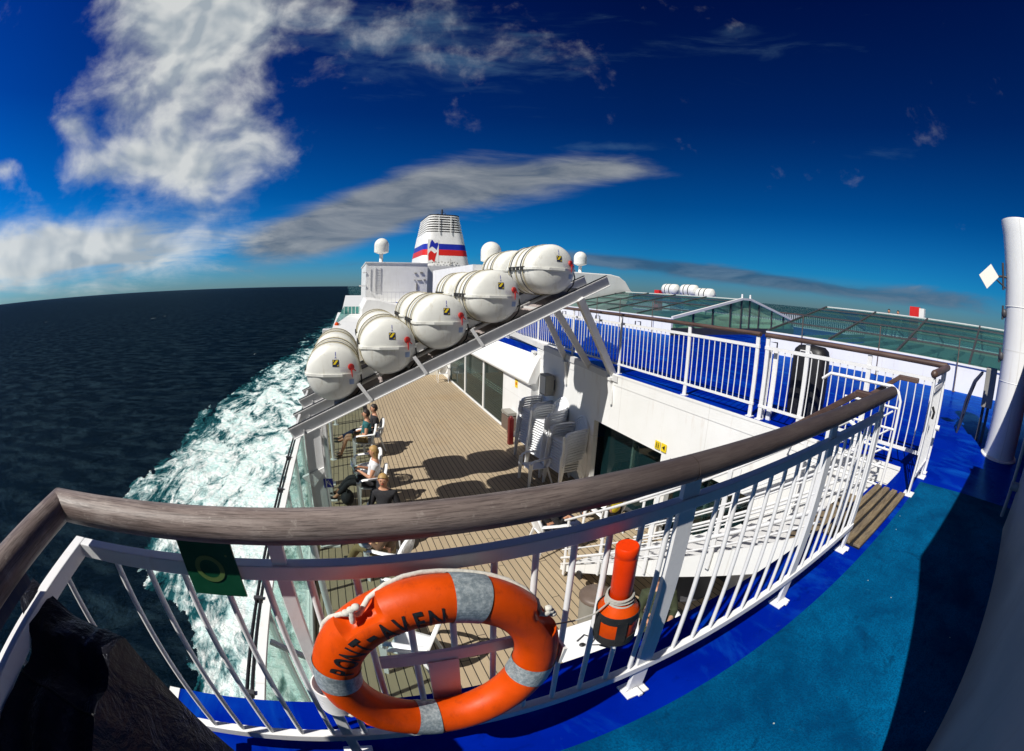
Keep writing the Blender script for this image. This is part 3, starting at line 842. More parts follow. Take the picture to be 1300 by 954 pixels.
for r in range(rows):
    for k, (u, v) in enumerate(loop):
        x, y, z = tarp_top(u, v); cx, cy = -.665, .34
        s_ = r/(rows-1)
        bul = 1 + .04*math.sin(s_*2.0) + (.028*math.sin(k*.55+1.3*math.sin(s_*3)) + .012*math.sin(k*1.3))*min(1, s_*2.0)
        xx = (cx + (x-cx)*bul + .09*min(1, s_*1.6)) if x > cx else x
        vs.append((xx, cy+(y-cy)*bul, z*(1-s_) + .02*s_))
for r in range(rows-1):
    for k in range(L):
        l = (k+1) % L; fs.append((r*L+k, r*L+l, (r+1)*L+l, (r+1)*L+k))
t.add(vs, fs, True)
t.build('tarpaulin', M['tarp'], tp)
q = MB()
for v_ in (.62,):
    q.tube([V(tarp_top(k/12, v_)) + V((0,0,.001)) for k in range(13)], .0035, 6)
q.build('seam', M['black'], tp)

# ------------------------------------------------------------------ liferaft rack
S_ = .825
BY = [8.0*S_, 8.97*S_, 10.15*S_, 11.1*S_]
def bz(x): return 1.6 + (-1.06-1.6)*S_ + .451*(x+1.26*S_)       # top line of the front beam
rk = thing('liferaft_rack', 'inclined white steel rack with sloping beams carrying the liferaft canisters', 'rack', (2, 7.5, -1))
XA, XB = -1.26*S_, 5.44*S_
dz = .19
for i, y in enumerate(BY):
    b = MB()
    # channel section: web and two flanges
    x1 = XB if i < 2 else XB-.1
    n = V((-.411,0,.911))*dz
    a0, a1 = V((XA,y,bz(XA))), V((x1,y,bz(x1)))
    b.bar(a0 - n*.5, a1 - n*.5, .012, dz, tuple(n))
    b.bar(a0 - n*.03, a1 - n*.03, .085, .012, tuple(n)); b.bar(a0 - n*.97, a1 - n*.97, .085, .012, tuple(n))
    b.build('sloping_beam', M['greysteel'], rk)
    b = MB(); b.bar(a0 + n*.05, a1 + n*.05, .05, .012, tuple(n)); b.build('rubber_strip', M['black'], rk)
for i0, i1 in ((0,1),(2,3)):
    b = MB(); n = V((-.411,0,.911)); ym = (BY[i0]+BY[i1])/2
    b.bar(V((XA+.75,ym,bz(XA+.75))) - n*.06, V((XB-.6,ym,bz(XB-.6))) - n*.06, BY[i1]-BY[i0]-.09, .008, tuple(n)); b.build('rack_plate', M['rackplate'], rk)
for (xa, i0, i1) in ((XA+.12,0,1),(XA+.12,2,3),(1.0,0,1),(2.1,0,1),(3.2,0,1),(3.2,2,3),(4.0,0,1)):
    MB().bar((xa,BY[i0]+.045,bz(xa)-.09),(xa,BY[i1]-.045,bz(xa)-.09), .04, .12).build('cross_member', M['greysteel'], rk)
for (x, y, z) in ((.25,BY[0]-.06,0),(1.13,BY[0]-.06,0),(2.05,BY[0]-.06,0)):
    zz = bz(x); b = MB(); b.bar((x-.10,y,zz+.14),(x+.10,y,zz-.14), .055, .015,(0,1,0)); b.build('stopper', M['railwhite'], rk)
# columns at the ship's side
for y, wd in ((BY[0],.26),(BY[1],.20),(BY[2],.22),(BY[3],.16)):
    for cx in (-.62,):
        b = MB(); zt = bz(cx) - .19
        b.box((cx-wd/2-.02, y-.012, D), (cx+wd/2-.02, y+.012, zt)); b.box((cx-wd/2-.03,y-.06,D),(cx-wd/2-.0185,y+.06,zt)); b.box((cx+wd/2-.0215,y-.06,D),(cx+wd/2-.01,y+.06,zt))
        co = b.build('column', M['greysteel'], rk)
        MB().box((cx-wd/2-.04,y-.09,D+.001),(cx+wd/2+.06,y+.09,D+.03)).build('base_plate', M['white'], co)
b = MB(); b.prism([(-.90,-1.42),(-.5,-1.24),(-.5,-1.30),(-.72,-1.6)],'y',BY[0]-.04,BY[0]+.04); b.build('gusset', M['white'], rk)
q = MB(); q.box((-.55,BY[0]-.020,-1.62),(-.39,BY[0]-.0125,-1.46)); so = q.build('number_plate', M['blue'], rk)
q = MB(); q.tube([(-.52,BY[0]-.022,-1.60),(-.47,BY[0]-.022,-1.48),(-.42,BY[0]-.022,-1.60)], .008, 4); q.tube([(-.51,BY[0]-.022,-1.50),(-.43,BY[0]-.022,-1.58)], .007, 4); q.build('marking', M['railwhite'], so)
# legs at the deck edge
for (tx, ty, fx, fy) in ((3.92,BY[0],5.02,7.0), (3.75,BY[1],5.02,7.9), (3.92,BY[2],5.02,9.0)):
    b = MB(); b.bar((tx,ty,bz(tx)-.17),(fx,fy,-.02),.15,.12,(1,0,0)); b.build('leg', M['greysteel'], rk)
b = MB(); b.bar((5.02,6.75,-.08),(5.02,13.1,.24),.11,.13); b.build('foot_beam', M['greysteel'], rk)
for fy in (7.0, 8.9, 10.6):
    b = MB(); b.bar((4.97,fy,-.10),(4.96,fy-.10,-.62),.10,.09,(1,0,0),.05,.03); b.build('wall_bracket', M['white'], rk)
    b = MB(); b.box((4.90,fy-.09,-.13),(5.1,fy+.09,-.075)); b.build('pad', M['white'], rk)

# liferaft canister
raft_c = [(x*S_, 1.6+(z-1.6)*S_) for x, z in ((-.295,-.01),(.77,.47),(1.795,.92),(2.86,1.425),(4.11,2.025))]
raft_c = [(x, z) for x, z in raft_c]
def make_raft(c, y0, label, row):
    X, Z = c; Ln = 1.14
    t = thing('liferaft_canister', label, 'liferaft', (X, y0+Ln/2, Z), 'liferaft canisters on the sloping rack')
    # domed ends; body of revolution around Y, lower half slightly fuller
    prof = [(.0008,-.115),(.12,-.108),(.24,-.085),(.33,-.055),(.39,-.02),(.42,.02),(.438,.07),(.44,.12),(.43,.16),(.44,.2),(.44,.42),(.43,.46),(.44,.5),(.44,.72),(.43,.76),(.44,.8),(.44,1.02),(.438,1.07),(.42,1.12),(.39,1.16),(.33,1.195),(.24,1.225),(.12,1.248),(.0008,1.255)]
    for half, nm in ((0,'upper_shell'),(1,'lower_shell')):
        b = MB(); k = .985 if half else 1.0
        # axis (0,1,0): u = y x z = x ; w = y x u = -z
        a0, a1 = (math.pi, 2*math.pi) if half == 0 else (0, math.pi)
        b.lathe((X,y0,Z), [(rr*k,tt) for rr,tt in prof], (0,1,0), 22, a0=a0, a1=a1)
        b.build(nm, M['offwhite'], t)
    # seam flange
    b = MB(); pts = []
    for rr, tt in prof[3:-3]: pts.append((X+rr+.018, y0+tt, Z))
    outl = [(X+(rr+.022), y0+tt) for rr, tt in prof[2:-2]]
    outl = [(X+.15,y0-.135)] + outl + [(X+.15,y0+1.265)]
    outl += [(2*X-a, b_) for a, b_ in reversed(outl)]
    b.prism(outl, 'z', Z-.018, Z+.020); b.build('seam_flange', M['offwhite'], t)
    # lashings
    for yy, mt, nm, w_ in ((.30,'strapcream','lashing',.022),(.40,'strapblack','strap',.016),(.62,'strapcream','lashing',.022),(.86,'strapblack','strap',.018),(.95,'strapcream','lashing',.022)):
        b = MB(); b.lathe((X,y0,Z), [(.447,yy),(.456,yy+.004),(.456,yy+w_),(.447,yy+w_+.004)], (0,1,0), 36); b.build(nm, M[mt], t)
    for yy in (.24,.42,.60,.78):
        MB().box((X-.475,y0+yy,Z-.022),(X-.43,y0+yy+.12,Z+.040)).build('edge_guard', M['strapblack'], t)
    if row == 0:
        yf = y0 - .112
        def face(x, z):
            rr = math.hypot(x, z)
            for (r0, t0), (r1, t1) in zip(prof, prof[1:]):
                if r0 <= rr <= r1: return y0 + t0 + (t1-t0)*(rr-r0)/(r1-r0) - .004
            return yf
        sx, sz_ = .04, .20
        b = MB(); N = 5
        def patch(mb, x0, x1, z0, z1, off):
            n = 6; vs = []
            for j in range(n):
                for i in range(n):
                    x = x0+(x1-x0)*i/(n-1); z = z0+(z1-z0)*j/(n-1)
                    vs.append((X+x, face(x,z)-off, Z+z))
            mb.add(vs, [(j*n+i, j*n+i+1, (j+1)*n+i+1, (j+1)*n+i) for j in range(n-1) for i in range(n-1)])
        patch(b, .0, .10, .13, .235, .0)
        lab = b.build('class_label', M['clothnavy'], t, fix=False)
        b = MB()
        for a, c_ in (((.012,.152),(.05,.225)),((.048,.142),(.090,.215))):
            pass
        quadp = [(.012,.165),(.045,.165),(.088,.222),(.088,.228),(.055,.228),(.012,.172)]
        b.add([(X+x, face(x,z)-.003, Z+z) for x,z in quadp], [(0,1,2,3,4,5)])
        b.add([(X+x, face(x,z)-.003, Z+z) for x,z in [(.008,.195),(.03,.226),(.008,.228)]], [(0,1,2)])
        b.add([(X+x, face(x,z)-.003, Z+z) for x,z in [(.092,.14),(.092,.168),(.068,.14)]], [(0,1,2)])
        b.build('label_mark', M['yellow'], lab, fix=False)
        b = MB(); vs, fs = text_geo('1', .075, .001); b.add([(X+.05+v.x, face(.05+v.x,.30+v.y)-.002, Z+.295+v.y) for v in vs], fs)
        vs, fs = text_geo('A', .04, .0005); b.add([(X+.05+v.x, face(.05+v.x,.26+v.y)-.002, Z+.255+v.y) for v in vs], fs)
        b.build('number', M['blue'], t, fix=False)
        b = MB(); cx, cz = .285, .115
        b.lathe((X+cx, face(cx,cz)+.012, Z+cz), [(0.0005,.035),(.035,.034),(.048,.028),(.052,.0)], (.45,-.85,.2), 18); cap = b.build('gas_cap', M['redcap'], t)
        b = MB(); b.tube([(X+cx+.01,face(cx,cz)-.03,Z+cz-.03),(X+cx+.015,face(cx,cz)-.035,Z+cz-.09),(X+cx+.02,face(cx,cz)-.02,Z+cz-.15)], [.012,.010,.006], 8)
        b.tube([(X+cx+.03,face(cx,cz)-.02,Z+cz-.02),(X+cx+.08,face(cx,cz)-.01,Z+cz-.06)], [.010,.006], 8)
        b.build('pull_tassel', M['red'], t)
        lg = paint('printed_text_grey', (.55,.5,.6), .5, .1, 60) if 'txtg' not in M else M['txtg']; M['txtg'] = lg
        b = MB()
        for k in range(4):
            z = .05+k*.02; xs = [.12+.012*j for j in range(9)]
            for x in xs:
                if random.random() < .85: b.add([(X+x+dx, face(x+dx,z+dz_)-.002, Z+z+dz_) for dx,dz_ in ((0,0),(.009,0),(.009,.008),(0,.008))], [(0,1,2,3)])
        b.build('printed_text', lg, t, fix=False)
        b = MB(); patch(b, .255,.33,-.15,-.07,.0); b.build('small_label', M['bluelab'], t, fix=False)
        b = MB(); b.tube([(X+.445,y0+.10,Z-.01),(X+.45,y0+.05,Z-.12),(X+.42,y0+.06,Z-.26),(X+.34,y0+.12,Z-.38)], .011, 8); b.build('retaining_hook', M['strapblack'], t)
    return t
M['bluelab'] = paint('pale_blue_label', (.30,.40,.62), .5, .1, 40)
wr_ = ['lowest', 'second lowest', 'middle', 'second highest', 'highest']
for i, c in enumerate(raft_c):
    make_raft(c, BY[0]+.0, ['white liferaft canister lowest in the front row, out over the sea', 'white liferaft canister second from the bottom of the front row', 'white liferaft canister in the middle of the front row', 'white liferaft canister second from the top of the front row', 'white liferaft canister topmost in the front row, above the white legs'][i], 0)
for i, c in enumerate(raft_c):
    make_raft(c, BY[0]+1.62, ['white liferaft canister directly behind the %s one of the front row' % wr_[i]][0], 1)

# ------------------------------------------------------------------ glass windscreen at the ship's side
ws = thing('glass_windscreen', 'green tinted glass windscreen along the outer edge of the teak deck', 'windscreen', (-.95, 8, D))
y = -2.0; i = 0
while y < 20.5:
    MB().box((-.955, y+.02, D+.12), (-.945, y+1.18, -.99)).build('glass_panel', M['glassgreen'], ws)
    p = MB(); p.box((-.985, y-.02, D), (-.925, y+.02, -.96)); p.build('post', M['white'], ws)
    y += 1.2; i += 1
MB().bar((-.95,-2,-.94),(-.95,20.6,-.94), .07, .035).build('cap_rail', M['white'], ws)
b = MB()
for dx in (-.06, -.10): b.tube([(-.95+dx,-2,-.93),(-.95+dx,20.6,-.93)], .016, 8)
b.build('outer_pipe', M['black'], ws)
y = -1.5
while y < 20: MB().box((-1.07, y, -.96), (-.985, y+.04, -.90)).build('pipe_clamp', M['darkgrey'], ws); y += 1.1
MB().box((-.99,-2,D+.001),(-.91,20.6,D+.12)).build('kerb', M['white'], ws)
# inner tube posts (deck lamps / supports)
for (px_, py) in ((-.54,10.66),(-.50,13.6),(-.62,4.4),(-.6,2.5)):
    p = thing('support_post', {10.66:'round white post between the seated couple and the windscreen', 13.6:'round white post farthest along the windscreen', 4.4:'round white post by the windscreen below the green sign', 2.5:'round white post nearest below the left corner'}[py], 'post', (px_,py,D))
    MB().tube([(px_,py,D),(px_,py,-1.25)], .045, 12).build('tube', M['railwhite'], p)
    MB().tube([(px_,py,D+.001),(px_,py,D+.012)], .09, 12).build('base_plate', M['white'], p)
    MB().bar((px_,py,-1.3),(-.93,py,-1.05), .04, .04).build('arm', M['railwhite'], p)

# ------------------------------------------------------------------ plastic chairs
def make_chair():
    t = thing('plastic_chair', 'x', 'chair', (0,0,0))
    # faces -x ; origin on floor below the seat centre
    b = MB(); n = 9; vs = []
    for j in range(n):
        for i in range(n):
            u = i/(n-1); v = j/(n-1)*2-1
            vs.append((-.24+.46*u, v*(.235-.02*u), .425 - .02*math.sin(math.pi*u)*(1-v*v) - .02*u + (.0 if u > .1 else -.015*(1-u*10))))
    b.add(vs, [(j*n+i, j*n+i+1, (j+1)*n+i+1, (j+1)*n+i) for j in range(n-1) for i in range(n-1)], True)
    so = b.build('seat', M['plastic'], t); md = so.modifiers.new('s','SOLIDIFY'); md.thickness = .012
    # back: arched frame and fan slats
    bo = []
    for k in range(15):
        a = -math.pi*.08 + math.pi*1.16*k/14
        w_ = math.cos(a)*.235; h_ = .60 + .26*math.sin(a)
        bo.append((.21 + (h_-.42)*.30, w_, h_))
    bo = [(.20,.20,.42)] + bo + [(.20,-.20,.42)]
    b = MB(); b.tube(bo, .021, 8, flat=1.5)
    for k in range(-3, 4):
        yt = k*.062; yb = k*.030; zt = .60 + .26*math.sqrt(max(0, 1-(yt/.235)**2)) - .005
        b.bar((.205,yb,.415),(.21+(zt-.42)*.30,yt,zt), .043, .009, (1,0,0))
    b.build('backrest', M['plastic'], t)
    for s_ in (-1, 1):
        b = MB(); b.tube([(.275,s_*.225,.66),(.16,s_*.262,.665),(0,s_*.28,.655),(-.14,s_*.285,.645),(-.21,s_*.282,.62),(-.245,s_*.28,.56)], .042, 8, flat=.42)
        b.build('armrest', M['plastic'], t)
        b = MB(); b.bar((-.245,s_*.28,.585),(-.275,s_*.285,0), .024, .10, (1,0,0), .02, .055); b.build('leg', M['plastic'], t)
        b = MB(); b.bar((.19,s_*.215,.42),(.33,s_*.245,0), .05, .022, (0,1,0), .035, .018); b.build('leg', M['plastic'], t)
    return t
proto = make_chair(); used = [False]
def chair(x, y, z, label, rz=0, group='white plastic garden chairs'):
    c = proto if not used[0] else copy_tree(proto)
    used[0] = True
    c.location = (x, y, z); c.rotation_euler = (0, 0, rz); c['label'] = label; c['group'] = group
    return c
chair(.56, 11.3, D, 'white plastic chair under the man in black, far end of the row', R(4))
chair(.32, 10.85, D, 'white plastic chair under the man in the teal shirt', R(-4))
chair(.28, 9.05, D, 'empty white plastic chair just beyond the reading woman', R(6))
chair(.32, 8.2, D, 'white plastic chair the reading woman sits in', R(-5))
chair(.42, 6.72, D, 'white plastic chair under the blond person in black', R(75))
chair(4.42, 19.4, D, 'lone white plastic chair at the far end by the glass doors', R(-100))
chair(.38, 5.55, D, 'white plastic chair holding the person in brown, just beyond the handrail', R(-38))
chair(.55, 4.78, D, 'empty white plastic chair partly seen above the lifebuoy', R(-45))
chair(.34, 3.62, D, 'empty white plastic chair seen through the hole of the lifebuoy', R(-30))
ordn = ['topmost', 'second', 'third', 'fourth', 'fifth', 'sixth', 'seventh', 'eighth', 'ninth', 'tenth', 'eleventh', 'twelfth', 'thirteenth', 'fourteenth', 'fifteenth']
for nm, x, y, n, rz in (('far shaded', 4.60, 9.75, 15, 6), ('middle', 4.52, 8.86, 15, 8), ('near', 4.56, 7.92, 12, 4)):
    for k in range(n):
        idx = n-1-k
        lab = ('topmost white plastic chair of the %s stack by the wall' % nm) if idx == 0 else ('white plastic chair %s from the top of the %s stack' % (ordn[idx], nm))
        cc = chair(x + .006*k + random.uniform(-.006,.006), y + random.uniform(-.008,.008), D + .062*k, lab, R(rz+random.uniform(-1.2,1.2)), 'stacked white plastic chairs')
        cc.scale = (1.14, 1.14, 1.10)
# lower the lone fallen-in seat at the stack foot
chair(4.05, 8.34, D, 'white plastic chair on the floor squeezed between two stacks', R(0))

# ------------------------------------------------------------------ people
def skinmesh(name, chains, mat, parent, sub=2):
    """chains: list of [(x,y,z,r), ...]; equal points are merged"""
    vs = []; rs = []; es = []; key = {}
    for ch in chains:
        prev = None
        for (x, y, z, r) in ch:
            k = (round(x,4), round(y,4), round(z,4))
            if k not in key: key[k] = len(vs); vs.append((x,y,z)); rs.append(r)
            i = key[k]
            if prev is not None and prev != i: es.append((prev, i))
            prev = i
    me = bpy.data.meshes.new(name); me.from_pydata(vs, es, [])
    ob = bpy.data.objects.new(name, me); COL.objects.link(ob); ob.parent = parent
    md = ob.modifiers.new('skin', 'SKIN'); md.use_smooth_shade = True
    for i, r in enumerate(rs): me.skin_vertices[0].data[i].radius = (r, r)
    me.skin_vertices[0].data[0].use_root = True
    ms = ob.modifiers.new('sub', 'SUBSURF'); ms.levels = sub; ms.render_levels = sub
    me.materials.append(mat)
    return ob
def person(loc, rz, label, top, legs, hair, pose='sit', lower=1.0, longhair=False, headturn=0, feet=(-.62,.06), extra=None, sleeves=True, barelegs=False):
    t = thing('person', label, 'person', loc); t.rotation_euler = (0,0,rz)
    fx, fz = feet
    P = (.10,0,.52); H = .50
    chest = (.20,0,.80); neck = (.215,0,.98); nk2 = (.205,0,1.04)
    kx, kz = -.36, .53
    head = [( .205,0,1.04,.05),(.185,0,1.10,.078),(.185,0,1.17,.092),(.195,0,1.235,.07)]
    ch = [[(P[0],0,P[2],.12),(.15,0,.66,.115),(chest[0],0,chest[2],.135),(.21,0,.93,.10),(.205,0,1.04,.05)], head]
    arms = []
    for s_ in (-1,1):
        sh = (.205, s_*.17, .91); el = (.10, s_*.235, .68); wr0 = (-.11, s_*.13, .70)
        if pose == 'read': el = (.10, s_*.23, .67); wr0 = (-.13, s_*.10, .78)
        if pose == 'relax': el = (.16, s_*.26, .66); wr0 = (-.06, s_*.20, .62)
        ch.append([(.21,0,.93,.10),(sh[0],sh[1],sh[2],.058),(el[0],el[1],el[2],.042),(wr0[0],wr0[1],wr0[2],.027),(wr0[0]-.05,wr0[1]-s_*.01,wr0[2]-.005,.033)])
        arms.append((sh, el, wr0, s_))
        hip = (.08, s_*.095, .50)
        ch.append([(P[0],0,P[2],.12),(hip[0],hip[1],hip[2],.088),(kx,s_*.12,kz,.058),((kx+fx)/2,s_*.12,(kz+fz)/2+.01,.052),(fx,s_*.11,fz+.03,.033),(fx-.06,s_*.115,fz+.005,.036),(fx-.14,s_*.12,fz+.0,.026)])
    body = skinmesh('body', ch, M['skin'], t)
    # hands: five separate curled fingers
    for sh, el, wv, s_ in arms:
        fc = []
        px_, py, pz = wv[0]-.05, wv[1]-s_*.01, wv[2]-.005
        for k, ln in enumerate((.062,.072,.067,.052)):
            oy = (k-1.5)*.019
            fc.append([(px_+.01,py+oy,pz,.0088),(px_-.04,py+oy*1.1,pz-.004,.0085),(px_-.04-ln*.5,py+oy*1.15,pz-.022,.008),(px_-.04-ln*.62,py+oy*1.15,pz-.022-ln*.45,.007)])
        fc.append([(px_+.02,py,pz,.010),(px_+.0,py-s_*.035,pz+.006,.0095),(px_-.03,py-s_*.048,pz,.009),(px_-.052,py-s_*.045,pz-.012,.008)])
        for c_ in fc: pass
        b = MB()
        for c_ in fc: b.tube([q[:3] for q in c_], [q[3] for q in c_], 6)
        b.v = [tuple(V(v)+V(loc)) for v in b.v]
        ho_ = b.build('hand', M['skin'], t, fix=False)
    # shirt
    sc = [[(.10,0,.50,.128),(.15,0,.66,.125),(.20,0,.80,.150),(.21,0,.93,.128),(.208,0,1.0,.070)]]
    for sh, el, wv, s_ in arms:
        if sleeves: sc.append([(.21,0,.93,.128),(sh[0],sh[1],sh[2],.084),(el[0],el[1],el[2],.052),((el[0]+wv[0]*3)/4,(el[1]+wv[1]*3)/4,(el[2]+wv[2]*3)/4,.040)])
        else: sc.append([(.21,0,.93,.128),(sh[0],sh[1],sh[2],.084),((sh[0]+el[0])/2,(sh[1]+el[1])/2,(sh[2]+el[2])/2,.060)])
    skinmesh('shirt', sc, M[top], t)
    tc = []
    for s_ in (-1,1):
        c_ = [(.10,0,.51,.130),(.08,s_*.095,.50,.098)]
        if barelegs: c_ += [(-.28,s_*.118,.525,.078)]
        else: c_ += [(kx,s_*.12,kz,.070),((kx+fx)/2,s_*.12,(kz+fz)/2+.01,.060),((kx+fx*5)/6,s_*.11,(kz+fz*5)/6+.03,.048)]
        tc.append(c_)
    skinmesh('trousers', tc, M[legs], t)
    # shoes
    for s_ in (-1,1):
        b = MB(); b.ball((fx-.07+loc[0],s_*.113+loc[1],fz+.005+loc[2]), .055, 12, 8, (2.1,.78,.62)); b.build('shoe', M['clothblack'] if not barelegs else M['brownbox'], t)
    # hair and face, head centre about (.187,0,1.165)
    hx, hz = .19+loc[0], 1.178+loc[2]; hy = loc[1]
    b = MB(); vs = []; n = 16; m_ = 10; fs = []
    for i in range(m_+1):
        ph = math.pi*.5*(1-i/m_*1.55)
        for k in range(n):
            th = 2*math.pi*k/n
            front = max(0, -math.cos(th))          # -x is the face
            p2 = max(ph, R(28)*front*1.2) if front > .2 else ph
            if longhair and i > m_*.6: rr = .112 + .01*math.sin(k*3)
            else: rr = .104 + .004*math.sin(k*5+i)
            zz = hz + math.sin(p2)*.112
            if longhair and front < .3 and i == m_: zz -= .10
            vs.append((hx+.012+math.cos(th)*math.cos(p2)*rr, hy+math.sin(th)*math.cos(p2)*rr*.9, zz))
    for i in range(m_):
        for k in range(n):
            l = (k+1) % n; fs.append((i*n+k, i*n+l, (i+1)*n+l, (i+1)*n+k))
    b.add(vs, fs, True); b.build('hair', M[hair], t)
    b = MB(); b.ball((hx-.098,hy,hz-.022), .014, 8, 6, (1.2,.8,1.4)); b.build('nose', M['skin'], t)
    for s_ in (-1,1):
        b = MB(); b.ball((hx-.082,hy+s_*.032,hz+.006), .011, 8, 6, (.6,1.2,.7)); b.build('eye', M['darkgrey'], t)
        b = MB(); b.ball((hx+.0,hy+s_*.09,hz-.012), .022, 8, 6, (.8,.4,1.3)); b.build('ear', M['skin'], t)
    b = MB(); b.ball((hx-.084,hy,hz-.058), .016, 8, 6, (.5,1.4,.35)); b.build('mouth', M['redcap'], t)
    return t
person((.46,11.3,D), R(4), 'person in black leaning back with legs stretched toward the windscreen', 'clothblack', 'clothnavy', 'hairdark', 'relax', feet=(-.80,.32))
person((.22,10.85,D), R(-4), 'person in teal shirt and khaki shorts sitting in a white chair', 'clothteal', 'clothkhaki', 'hairdark', 'relax', feet=(-.55,.05), barelegs=True, sleeves=False)
person((.22,8.2,D), R(-5), 'blond person in white top and dark trousers reading a magazine', 'clothwhite', 'clothblack', 'hairblond', 'read', feet=(-.68,.16), longhair=True, sleeves=False)
mg = thing('magazine', 'open blue and green magazine held by the reading blond person', 'magazine', (.05,8.2,D+.80))
mgm, nt = newmat('magazine_cover'); g = NG(nt); p_ = g.geo()
n1 = g.noise(p_, 14, 5, .7); n2 = g.noise(p_, 9, 3)
c = g.mix(g.mapr(n1,.45,.55), (.05,.16,.50), (.12,.35,.10)); c = g.mix(g.mapr(n2,.56,.6), c, (.65,.7,.75))
bb = g.bsdf(Base_Color=c, Roughness=.4); g.out(bb.outputs[0])
for s_ in (-1,1):
    q = MB(); q.bar((-.02,8.2,D+.80),(-.02 ,8.2+s_*.21,D+.80), .004, .29, (-.35,0,.93)); q.build('page', mgm, mg)
person((.42,6.62,D), R(75), 'blond person in black with sunglasses just above the handrail', 'clothblack', 'clothnavy', 'hairblond', 'relax', feet=(-.60,.05))
person((.24,5.66,D), R(-30), 'person in brown sitting low behind the handrail with a pale bundle', 'clothbrown', 'clothkhaki', 'hairdark', 'sit', feet=(-.60,.05))
bg = MB(); bg.ball((.02,5.72,D+.60), .10, 14, 10, (1.1,1.2,.7)); bg.ball((.05,5.62,D+.62), .07, 12, 8, (1.1,1.3,.6)); tag(bg.build('jacket_bundle', M['clothwhite']), 'pale folded jacket on the lap of the person in brown', 'jacket')
person((3.18,5.62,D+.0), R(180), 'dark haired person seated at the foot of the stair by the stacks', 'clothblack', 'clothnavy', 'hairdark', 'sit')
chair(3.08,5.62,D,'white plastic chair under the dark haired person by the stair foot', R(180))
person((4.35,5.75,D), R(-90), 'person in a bright yellow jacket sitting behind the stair rails', 'clothyellow', 'clothblack', 'hairdark', 'sit')
chair(4.35,5.85,D,'white plastic chair under the person in yellow', R(-90))
person((3.1,2.75,D), R(60), 'person in dark green seated in the shade under the stairs', 'clothgreen', 'clothgreen', 'hairdark', 'sit')
chair(3.05,2.66,D,'white plastic chair in the shade under the stairs', R(60))

bgp = thing('rucksack', 'black bag on the deck under the legs of the reading person', 'bag', (-.22,8.15,D))
q = MB(); q.ball((-.22,8.15,D+.17), .17, 16, 12, (.85,1.05,1.0)); q.build('body', M['clothblack'], bgp)
q = MB(); q.tube([(-.22,8.05,D+.32),(-.20,8.1,D+.40),(-.22,8.2,D+.33)], .012, 6); q.build('strap', M['strapblack'], bgp)
# tables and bin beyond the rail
wt = thing('white_table', 'square white plastic table with scattered things, seen past the signal light', 'table', (2.05,2.75,D))
MB().box((1.72,2.42,D+.70),(2.38,3.08,D+.73)).build('tabletop', M['plastic'], wt, bevel=.02)
for sx in (-1,1):
    for sy in (-1,1): MB().bar((2.05+sx*.28,2.75+sy*.28,D+.70),(2.05+sx*.31,2.75+sy*.31,D),.05,.03).build('leg', M['plastic'], wt)
kb = MB(); kb.tube([(2.0,2.8,D+.745),(2.12,2.86,D+.75),(2.2,2.75,D+.745),(2.1,2.68,D+.745),(2.22,2.62,D+.745)], .008, 6); kb.ball((2.02,2.72,D+.75), .03, 10, 6, (1.2,1,.6))
tag(kb.build('earphones', M['black']), 'small black tangled cord lying on the white table', 'cord')
bn = thing('waste_bin', 'brown grey litter bin with dark lid standing on the teak deck', 'bin', (2.72,3.55,D))
MB().lathe((2.72,3.55,D),[(.0,.001),(.19,.001),(.22,.55),(.225,.60)],(0,0,1),20).build('body', M['greybox'], bn)
MB().lathe((2.72,3.55,D),[(.235,.601),(.235,.64),(.20,.67),(.001,.68)],(0,0,1),20).build('lid', M['brownbox'], bn)
rt = thing('round_table', 'dark round table in the shade under the stairs', 'table', (3.8,3.1,D))
MB().lathe((3.8,3.1,D),[(.001,.70),(.42,.70),(.43,.72),(.42,.74),(.001,.74)],(0,0,1),32).build('tabletop', M['darkgrey'], rt)
MB().tube([(3.8,3.1,D+.02),(3.8,3.1,D+.70)],.035,10).build('leg', M['steel'], rt)
MB().lathe((3.8,3.1,D),[(.001,.001),(.25,.001),(.24,.03),(.001,.04)],(0,0,1),24).build('base', M['darkgrey'], rt)

# wall boxes near the doors
b1 = thing('loudspeaker', 'grey boxed loudspeaker mounted high on the white wall above the chair stacks', 'speaker', (4.9,9.65,-.75))
MB().box((4.70,9.32,-1.02),(4.93,9.68,-.50)).build('housing', M['greybox'], b1, bevel=.01)
MB().box((4.692,9.35,-.98),(4.699,9.65,-.54)).build('grille', M['cream'], b1)
MB().box((4.93,9.42,-.9),(4.999,9.55,-.65)).build('bracket', M['darkgrey'], b1)
b1 = thing('waste_bin', 'brown metal wall bin beside the sliding doors', 'bin', (4.6,11.7,D))
MB().box((4.52,11.3,D+.22),(4.785,11.85,D+.66)).build('body', M['brownbox'], b1, bevel=.01)
MB().box((4.515,11.30,D+.70),(4.785,11.85,D+.78)).build('lid', M['greybox'], b1)
for yy in (11.36, 11.76): MB().box((4.68,yy,D+.66),(4.72,yy+.03,D+.70)).build('hinge', M['steel'], b1)
fe = thing('fire_hydrant_post', 'dark red post standing between wall bin and chair stacks', 'post', (4.45,10.85,D))
MB().box((4.36,10.78,D),(4.50,10.92,D+.78)).build('body', M['darkred'], fe, bevel=.01)
MB().lathe((4.43,10.85,D+.78),[(.06,0),(.06,.04),(.03,.07),(.001,.075)],(0,0,1),14).build('cap', M['darkred'], fe)

